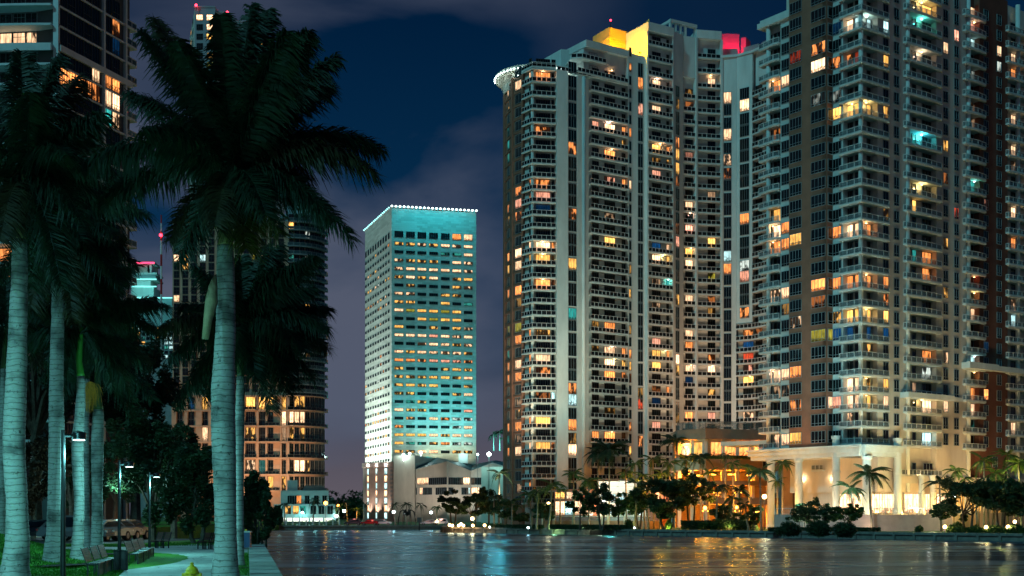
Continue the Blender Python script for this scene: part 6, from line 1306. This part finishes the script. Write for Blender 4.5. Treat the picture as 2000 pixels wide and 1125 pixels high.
def bench_row(labels, corners, w):
    for lb, (cx2, cy2) in zip(labels, corners):
        c = Vector(G(cx2, cy2)); xl = Vector((.19,-.98)); yl = Vector((.98,.19)); o = c-xl*w-yl*.31
        b = bench(lb, o.x, o.y, math.atan2(xl.y, xl.x), 1, w); b.scale = (1,.66,.86)
bench_row(('nearest dark slatted bench beside the litter bins, at the bottom edge','middle dark slatted bench of the near row before the litter bins','third dark slatted bench of the near row, next to the litter bins'), ((193,1127),(208,1121),(222,1115.5)), 1.45)
bench_row(('nearer dark bench beyond the litter bins','middle dark bench beyond the litter bins','farther dark bench beyond the litter bins, by the farthest lamp'), ((270,1103),(282,1097),(292,1091.5)), 2.2)
for px, py, lb in ((330,1071,'far reddish-brown bench on the grass behind the path'),(424,1073,'far reddish-brown bench half hidden by the big palm trunk')):
    q = G(px,py); b = bench(lb, q[0], q[1], math.pi-R(28), 2, .46, True); b.scale = (1,.8,.9)
def bin_(label, x, y):
    r = empty('litter_bin', (x,y,0), label, 'litter bin', 'pair of slatted litter bins')
    m = MB(); m.lathe(x,y,[(.07,.02),(.085,.05),(.085,.62),(.08,.63)],16); m.build('liner', M['black'], r)
    for k in range(18):
        a = 6.283*k/18; m = MB(); cx2, cy2 = x+.105*math.cos(a), y+.105*math.sin(a); t = Vector((-math.sin(a),math.cos(a)))*.0145; nn = Vector((math.cos(a),math.sin(a)))*.006
        m.hexa([(cx2-t.x-nn.x,cy2-t.y-nn.y,.04),(cx2+t.x-nn.x,cy2+t.y-nn.y,.04),(cx2+t.x+nn.x,cy2+t.y+nn.y,.04),(cx2-t.x+nn.x,cy2-t.y+nn.y,.04),(cx2-t.x-nn.x,cy2-t.y-nn.y,.63),(cx2+t.x-nn.x,cy2+t.y-nn.y,.63),(cx2+t.x+nn.x,cy2+t.y+nn.y,.63),(cx2-t.x+nn.x,cy2-t.y+nn.y,.63)]); m.build('slat', M['wood'], r)
    m = MB(); m.lathe(x,y,[(.115,.625),(.12,.64),(.115,.66),(.06,.665),(.06,.65)],20); m.build('rim', M['metal'], r)
for px, lb in ((229,'left one of two dark slatted litter bins'),(243,'right one of two dark slatted litter bins')): q = G(px,1115.5); b = bin_(lb, q[0], q[1])
# fire hydrant
hx, hy = XD(375,26.8).x, 26.8; hr = empty('fire_hydrant', (hx,hy,0), 'yellow fire hydrant at the bottom edge of the path', 'fire hydrant')
m = MB(); m.lathe(hx,hy,[(.17,0),(.17,.04),(.12,.05),(.12,.09),(.115,.42),(.14,.44),(.14,.47),(.115,.48),(.115,.54)],20); m.build('barrel', M['ygreen'], hr)
m = MB(); m.lathe(hx,hy,[(.15,.54),(.15,.57),(.135,.58),(.125,.63),(.09,.68),(.05,.70),(.05,.715),(.035,.72),(.035,.77),(.02,.78)],20); m.build('bonnet', M['ygreen'], hr)
for sx, nm in ((-1,'nozzle'),(1,'nozzle')):
    m = MB(); m.tube([(hx,hy,.50),(hx+sx*.17,hy,.50)], .055, 12); m.tube([(hx+sx*.17,hy,.50),(hx+sx*.2,hy,.50)], .065, 6); m.build(nm, M['ygreen'], hr)
m = MB(); m.tube([(hx,hy,.46),(hx,hy-.18,.46)], .075, 14); m.tube([(hx,hy-.18,.46),(hx,hy-.215,.46)], .06, 6); m.build('pumper_nozzle', M['ygreen'], hr)
# blue cabinet and pale blocks by the seawall
d = 66; x0 = XD(472,d).x; r = empty('blue_cabinet', (x0+.2,d,0), 'small blue cabinet with a light top standing by the seawall', 'cabinet')
m = MB(); m.box(x0,x0+.42,d,d+.4,.08,.85); m.build('body', M['bluebox'], r); m = MB(); m.box(x0-.03,x0+.45,d-.03,d+.43,.85,.93); m.build('top', M['rail'], r); m = MB(); m.box(x0+.14,x0+.24,d+.1,d+.2,.93,1.02); m.build('knob', M['ygreen'], r)
for i, (d, w) in enumerate(((60,.55),(56,.6),(52,.6),(48.5,.62),(45,.6))):
    x = EX(d)-1.55; m = MB(); m.box(x-w/2,x+w/2,d-.3,d+.3,0,.28); o = m.build('concrete_block', M['cap'], base=(x,d,0)); tag(o, ('farthest','second farthest','middle','second nearest','nearest')[i]+' pale concrete block in the row beside the seawall', 'block', 'pale blocks beside the seawall')
x, y = G(472,1108); r = empty('concrete_block', (x,y,0), 'x', 'block'); bpy.data.objects.remove(r)
# parked cars
def car(label, x, y, rz, col, group='cars parked behind the palms', zb=0.01, suv=False):
    r = empty('parked_car', (x,y,zb), label, 'car', group, rz); L, Wd = 4.5, 1.8; H = 1.72 if suv else 1.42
    pm_ = pm('car_paint', col, .25, .3, var=.04, scale=1, spec=.6)
    prof = [(-2.25,.35),(-2.27,.6),(-2.15,.82),(-1.2,.92),(-.55 if not suv else -.8,H-.06),(-.2,H),(1.0,H),(1.35,H-.08),(1.95 if not suv else 2.05,.98),(2.22,.9),(2.27,.55),(2.22,.35)]
    m = MB(); n = len(prof)
    def sec_(yo, inset): return [(p[0]*(1-inset*.02), yo*(1-(.16 if p[1] > .95 else 0)), p[1]) for p in prof]
    a = sec_(-Wd/2,0); b_ = sec_(Wd/2,0); i = len(m.v); m.v += a+b_
    for k in range(n): j2 = (k+1)%n; m.f.append((i+k,i+j2,i+n+j2,i+n+k)); m.m.append(0)
    m.f.append(tuple(i+n-1-k for k in range(n))); m.m.append(0); m.f.append(tuple(i+n+k for k in range(n))); m.m.append(0)
    m.build('body', pm_, r, base=(0,0,0))
    for sg in (-1,1):
        m = MB(); yy = sg*(Wd/2*.9+.0); z0_, z1_ = .98, H-.12
        m.hexa([(-.95,sg*.885,z0_),(1.75,sg*.885,z0_),(1.75,sg*.80,z0_),(-.95,sg*.80,z0_),(-.45,sg*.775,z1_),(1.15,sg*.775,z1_),(1.15,sg*.7,z1_),(-.45,sg*.7,z1_)]); m.build('side_window', GD[0], r, base=(0,0,0))
    m = MB(); m.face([(-1.18,-.72,.95),(-1.18,.72,.95),(-.58 if not suv else -.84,.62,H-.1),(-.58 if not suv else -.84,-.62,H-.1)][::-1]); o = m.build('windscreen', GD[0], r, base=(0,0,0)); o.location.x -= .03
    m = MB(); m.face([(1.93,-.7,1.0),(1.93,.7,1.0),(1.4,.62,H-.12),(1.4,-.62,H-.12)]); o = m.build('rear_window', GD[0], r, base=(0,0,0)); o.location.x += .04
    for wx in (-1.42,1.4):
        for sg in (-1,1):
            m = MB(); m.tube([(wx,sg*.70,.33),(wx,sg*.915,.33)], .33, 18); w_ = m.build('wheel', M['black'], r, base=(0,0,0)); m = MB(); m.tube([(wx,sg*.90,.33),(wx,sg*.925,.33)], .2, 12); m.build('rim', M['steel'], w_, base=(0,0,0))
    for sg in (-1,1):
        m = MB(); m.box(-2.29,-2.15,sg*.75-.15,sg*.75+.15,.62,.74); m.build('headlight', M['rail'], r, base=(0,0,0)); m = MB(); m.box(2.17,2.29,sg*.72-.16,sg*.72+.16,.72,.84); m.build('tail_light', M['redp'], r, base=(0,0,0))
    return r
car('dark saloon car parked behind the slim palm at the left', XD(85,86).x, 86, R(195), (.015,.018,.025)); car('brownish car at the far left beside the thick palm', XD(48,87).x, 87, R(200), (.08,.05,.035)); car('dark grey tall estate car between the palm trunks', XD(148,84).x, 84, R(180), (.1,.11,.12), suv=True)
car('pale teal-lit car with its tail to the path, right of the trunks', XD(206,86).x, 86, R(-100), (.4,.44,.45)); car('silver car beside the pale one in the car park', XD(226,88).x, 88, R(-100), (.3,.32,.34)); car('darker silver car at the right end of the parked row', XD(246,90).x, 90, R(-100), (.12,.14,.16))
for (px, d_, e) in ((232,90,700),(60,95,200),(225,80,260)): lamp('POINT','parked_car_fill',(XD(px,d_).x,d_,3.2),e,(.45,1,.95) if px != 60 else (.6,.9,1),.2)  # lights without fixtures, added to turn the parked cars teal
lamp('POINT','amber_car_park_light',(XD(235,99).x,99,1.3),25,(1,.35,.05),.2)
fe = empty('park_fence', (XD(70,100).x,100,0), 'thin white picket fence behind the parked cars', 'fence')
for k in range(22): m = MB(); x = XD(48+2.4*k,100).x; m.box(x-.03,x+.03,100,100.05,0,1.3); m.build('picket', M['rail'], fe)
m = MB(); m.box(XD(47,100).x,XD(102,100).x,100.06,100.1,1.05,1.12); m.build('rail', M['rail'], fe)
# cars on the far street (at rest)
for (lb, px, d_, c, sv) in (('small red car on the far street before the hotel piers',722,333,(.35,.02,.02),False),('white car on the far street below the hotel',748,334,(.5,.5,.5),False),('dark car on the far street left of the palms',690,333,(.05,.05,.06),True),('silver car on the far street beside the spider sculpture',838,334,(.4,.4,.42),False),('white van-like car on the far street right of the sculpture',860,334,(.5,.5,.5),True)):
    car(lb, XD(px,d_).x, d_, 0 if px != 748 else math.pi, c, 'cars on the far street', GZ+.02, sv)
for (px, c, e) in ((725,(1,.2,.15),90),(760,(1,.4,.35),160),(690,(1,.3,.25),120),(860,(1,.5,.4),150),(835,(1,.3,.2),100)): lamp('POINT','street_glow',(XD(px,331).x,331,1.2),e,c,.3)
# the spider-like black sculpture
sp = empty('arched_sculpture', (XD(795,328).x,328,GZ), 'black spider-like sculpture of arched legs on the far bank', 'sculpture')
cxs = XD(795,328).x
m = MB(); m.ball((cxs,328,GZ+3.0), .7, 10, 0, .8); m.build('body', M['metal'], sp)
for k in range(8):
    a = 6.283*(k+.5)/8; m = MB(); c_, s_ = math.cos(a), math.sin(a); m.tube([(cxs+.4*c_,328+.4*s_,GZ+3.0),(cxs+1.1*c_,328+1.1*s_,GZ+4.0),(cxs+1.9*c_,328+1.6*s_,GZ+3.5),(cxs+2.3*c_,328+2.0*s_,GZ+2),(cxs+2.5*c_,328+2.1*s_,GZ)], [.16,.15,.13,.11,.07], 8); m.build('leg', M['metal'], sp)
# channel marker
mk = empty('channel_marker', (XD(819,300).x,300,WZ), 'dark wooden channel post standing in the water', 'post'); m = MB(); x = XD(819,300).x; m.tube([(x,300,WZ-1),(x,300,WZ+3)], .18, 8); m.build('pile', M['metal'], mk); m = MB(); m.box(x-.5,x+.5,299.85,299.95,WZ+1.9,WZ+3.1); m.build('board', M['dkgrey'], mk)
# ==================================================================== garden and street lamps of the far banks
def far_lamp(label, px, py, d, r_, col, e, pole=True, kind='garden_lamp', group=None, zb=GZ, heads=1):
    q = XD(px,d); z = ZY(py,d); r = empty(kind, (q.x,d,zb), label, 'lamp', group); m = MB()
    if pole: m.tube([(q.x,d+.2,zb),(q.x,d+.2,z)], .07, 6); m.build('pole', M['metal'], r)
    m = MB(); m.ball((q.x,d,z), r_, 8); m.build('lamp_globe', {'w':M['flame'],'c':M['bulb_c'],'o':M['bulb_o']}[col], r)
    if e: lamp('POINT','garden_lamp_light',(q.x,d-.5,z+.1),e,{'w':(1,.66,.32),'c':(.6,1,.95),'o':(1,.38,.06)}[col],.25)
GL_ = 'low amber garden lamps on the left bank'
for (lb, px, py) in (('leftmost low amber lamp at the tip of the bank',878,1025.5),('second low amber lamp close to the leftmost',883.5,1026.5),('third low amber lamp, dimmer, near the tree foot',896,1026.5),('high amber lamp of the garden cluster',900.5,1023.5),('low amber lamp right of the high one',905,1026.5),('single amber lamp by the pale post',923.5,1026.5),('right outlying amber lamp under the dark palms',946.5,1026)):
    far_lamp(lb, px, py, 268-(px-878)*.12, .3, 'w', 110, True, group=GL_)
for a in (('tall white-amber lamp above the garden cluster',922.5,1013,264,.38,'w',500),('small white ground lamp left of the palm trunks',956.5,1029.5,256,.18,'c',20),('small white ground lamp on the bank',1031.5,1030.5,246,.22,'c',40),('amber lamp on a post left of the lobby windows',1071.5,984,250,.36,'w',500),
  ('white ground lamp on the bank below the terrace right part',1239,1031,236,.15,'c',15),('orange lamp inside the parking grove on the left',1377,963,244,.34,'o',700),('orange lamp beside the one inside the grove',1401,967,243,.3,'o',500),('orange lamp low at the foot of the podium',1377,992,240,.36,'o',800),('orange lamp right of the low podium one',1402,997,240,.36,'o',800),
  ('pale orange lamp below the podium deck',1439,991,238,.3,'o',600),('starry orange lamp near the green tree',1461,1005.5,232,.42,'w',900),('bright starry lamp left of the first column',1493,970,232,.42,'w',900),('starry globe by the retaining wall',1845.5,1029,198,.3,'w',260),('left bollard lamp at the right bank',1926,1030,194,.3,'w',260),('right bollard lamp at the right bank',1969,1029.5,192,.32,'w',260),
  ('amber lamp high among the dark trees',1913,973,214,.34,'w',600),('amber lamp deep in the planting at the right',1982,1019,205,.28,'w',200),('white pole lamp inside the dark trees',1864,969,214,.26,'c',200),('orange street lamp left of the hotel',636,982.5,338,.5,'o',600),('tall white street lamp between the orange palms',672,998,335,.4,'c',250),('tall white street lamp before the blank hotel wall',769,1000,332,.4,'c',250),('small white lamp by the pavilion',590,1001,339,.3,'c',150),('pale street lamp by the dark round tree',842,1001,332,.35,'c',200),('pinkish street lamp behind the orange palms',661,988,350,.4,'o',350),('white lamp low between the palms of the far street',657,1008,345,.4,'c',300)):
    far_lamp(*a)
# white garden terrace wall in front of the curved tower, with lobby glow
wt = empty('garden_terrace', (XD(1150,258).x,258,GZ), 'white lit garden terrace with glass balustrade below the curved tower', 'terrace')
F = Fac(XD(1058,256), XD(1270,248)); m = MB(); m.fbox(F, 0, F.L, GZ-.2, ZY(1017,252), -7, 0); m.build('wall', M['tan'], wt)
m = MB(); m.fbox(F, 0, F.L, ZY(1017,252)+.0, ZY(1009,252), -.25, -.2); m.build('glass_balustrade', PANEL2, wt)
m = MB(); m.fbox(F, 0, F.L, ZY(1009,252), ZY(1008,252), -.27, -.18); m.build('rail', M['rail'], wt)
for s in (.0, 2.3, 12.5, 13.6, 17): m = MB(); m.fbox(F, s, s+.5, GZ, ZY(1007,252), -.5, .08); m.build('pillar', M['cream'], wt)
lb_ = empty('garden_lobby', (XD(1150,285).x,288,GZ), 'bright white two-storey garden lobby at the foot of the curved tower', 'building')
F = Fac(XD(1082,284), XD(1290,276)); m = MB(); m.fbox(F, 0, F.L, GZ, ZY(955,280), -9, 0); m.build('wall', M['brown'], lb_)
m = MB(); m.fbox(F, F.s_at(1168), F.s_at(1262), GZ, ZY(940,280), -9, .3); m.build('wall', M['white'], lb_)
LB = Wins(lb_)
for px, y, w, h, c in ((1094,974,2.1,1.5,'Y+'),(1113,974,1.4,1.5,'W'),(1094,1006,2.1,3,'W+'),(1113,1006,2.0,3,'C+'),(1132,1006,2.0,3,'W+'),(1150,1006,2,3,'W'),(1132,974,1.6,1.5,'w')): LB.add(F, px, ZY(y,281), w, h, 4 if h > 2 else 4, (.5,), glass=lit(c))
for px in (1180,1197,1214,1231,1248):
    for y in (1006,982): LB.add(F, px, ZY(y,279), 1.1, 1.9, 2, (), o=.3, glass=lit('C') if px != 1231 else GD[0])
LB.emit(60)
for k in range(6): m = MB(); m.fbox(F, F.s_at(1168), F.s_at(1262), ZY(998-9*k,279), ZY(996.5-9*k,279), .3, .55); m.build('louvre', M['whitep'], lb_)
for (px, e) in ((1100,600),(1150,500),(1190,350),(1225,350),(1250,300)): q = XD(px,272); lamp('POINT','lobby_light',(q.x,q.y,1.5),e,(.95,1,.82),.3)
for (px, d_, z, e, c) in ((1140,238,-.6,160,(.9,1,.7)),(1172,238,-.6,160,(1,.9,.6)),(1205,238,-.6,200,(.9,1,.7)),(1082,245,-.6,160,(.5,1,.4)),(1150,242,3,200,(.5,1,.4)),(1230,236,-.5,140,(1,1,.3)),(1306,231,-.7,200,(1,1,.25)),(1190,250,4.5,420,(.2,1,.8)),(1318,266,9,420,(.2,1,.8)),(1866,226,6,300,(.6,1,.3)),(1695,211,-.5,180,(1,.7,.5)),(1655,205.2,-.6,240,(1,1,.35)),(1605,208,-.5,220,(1,.8,.65)),(1566,209,-.5,200,(.9,1,.85)),
     (1790,203,-.5,260,(1,.75,.55)),(1815,203.5,-.5,260,(1,.75,.55)),(1425,226,-.4,160,(1,.8,.2)),(1480,228,-.5,160,(1,.75,.2)),(1250,240,8,1500,(1,.36,.03)),(1290,240,9,1500,(1,.36,.03)),(1350,246,8,1500,(1,.34,.02)),(1400,238,4,1100,(1,.34,.02)),(1450,236,5,1300,(1,.36,.03)),(1960,216,8,900,(1,.75,.2)),(1840,222,4,800,(1,.6,.15)),(1925,230,6,900,(1,.55,.12)),(1930,214,5,500,(1,.55,.12)),(1975,212,4,450,(.8,1,.2)),(1885,206,2,260,(1,.6,.15)),(662,348,2,300,(1,.4,.05)),(698,348,2,300,(1,.4,.05)),(853,333,0,120,(1,.8,.4)),(885,276,0,200,(1,.6,.3)),(975,263,0,140,(1,.8,.3))):
    q = XD(px,d_); lamp('POINT','garden_uplight',(q.x,q.y,z),e*1.7,c,.2)
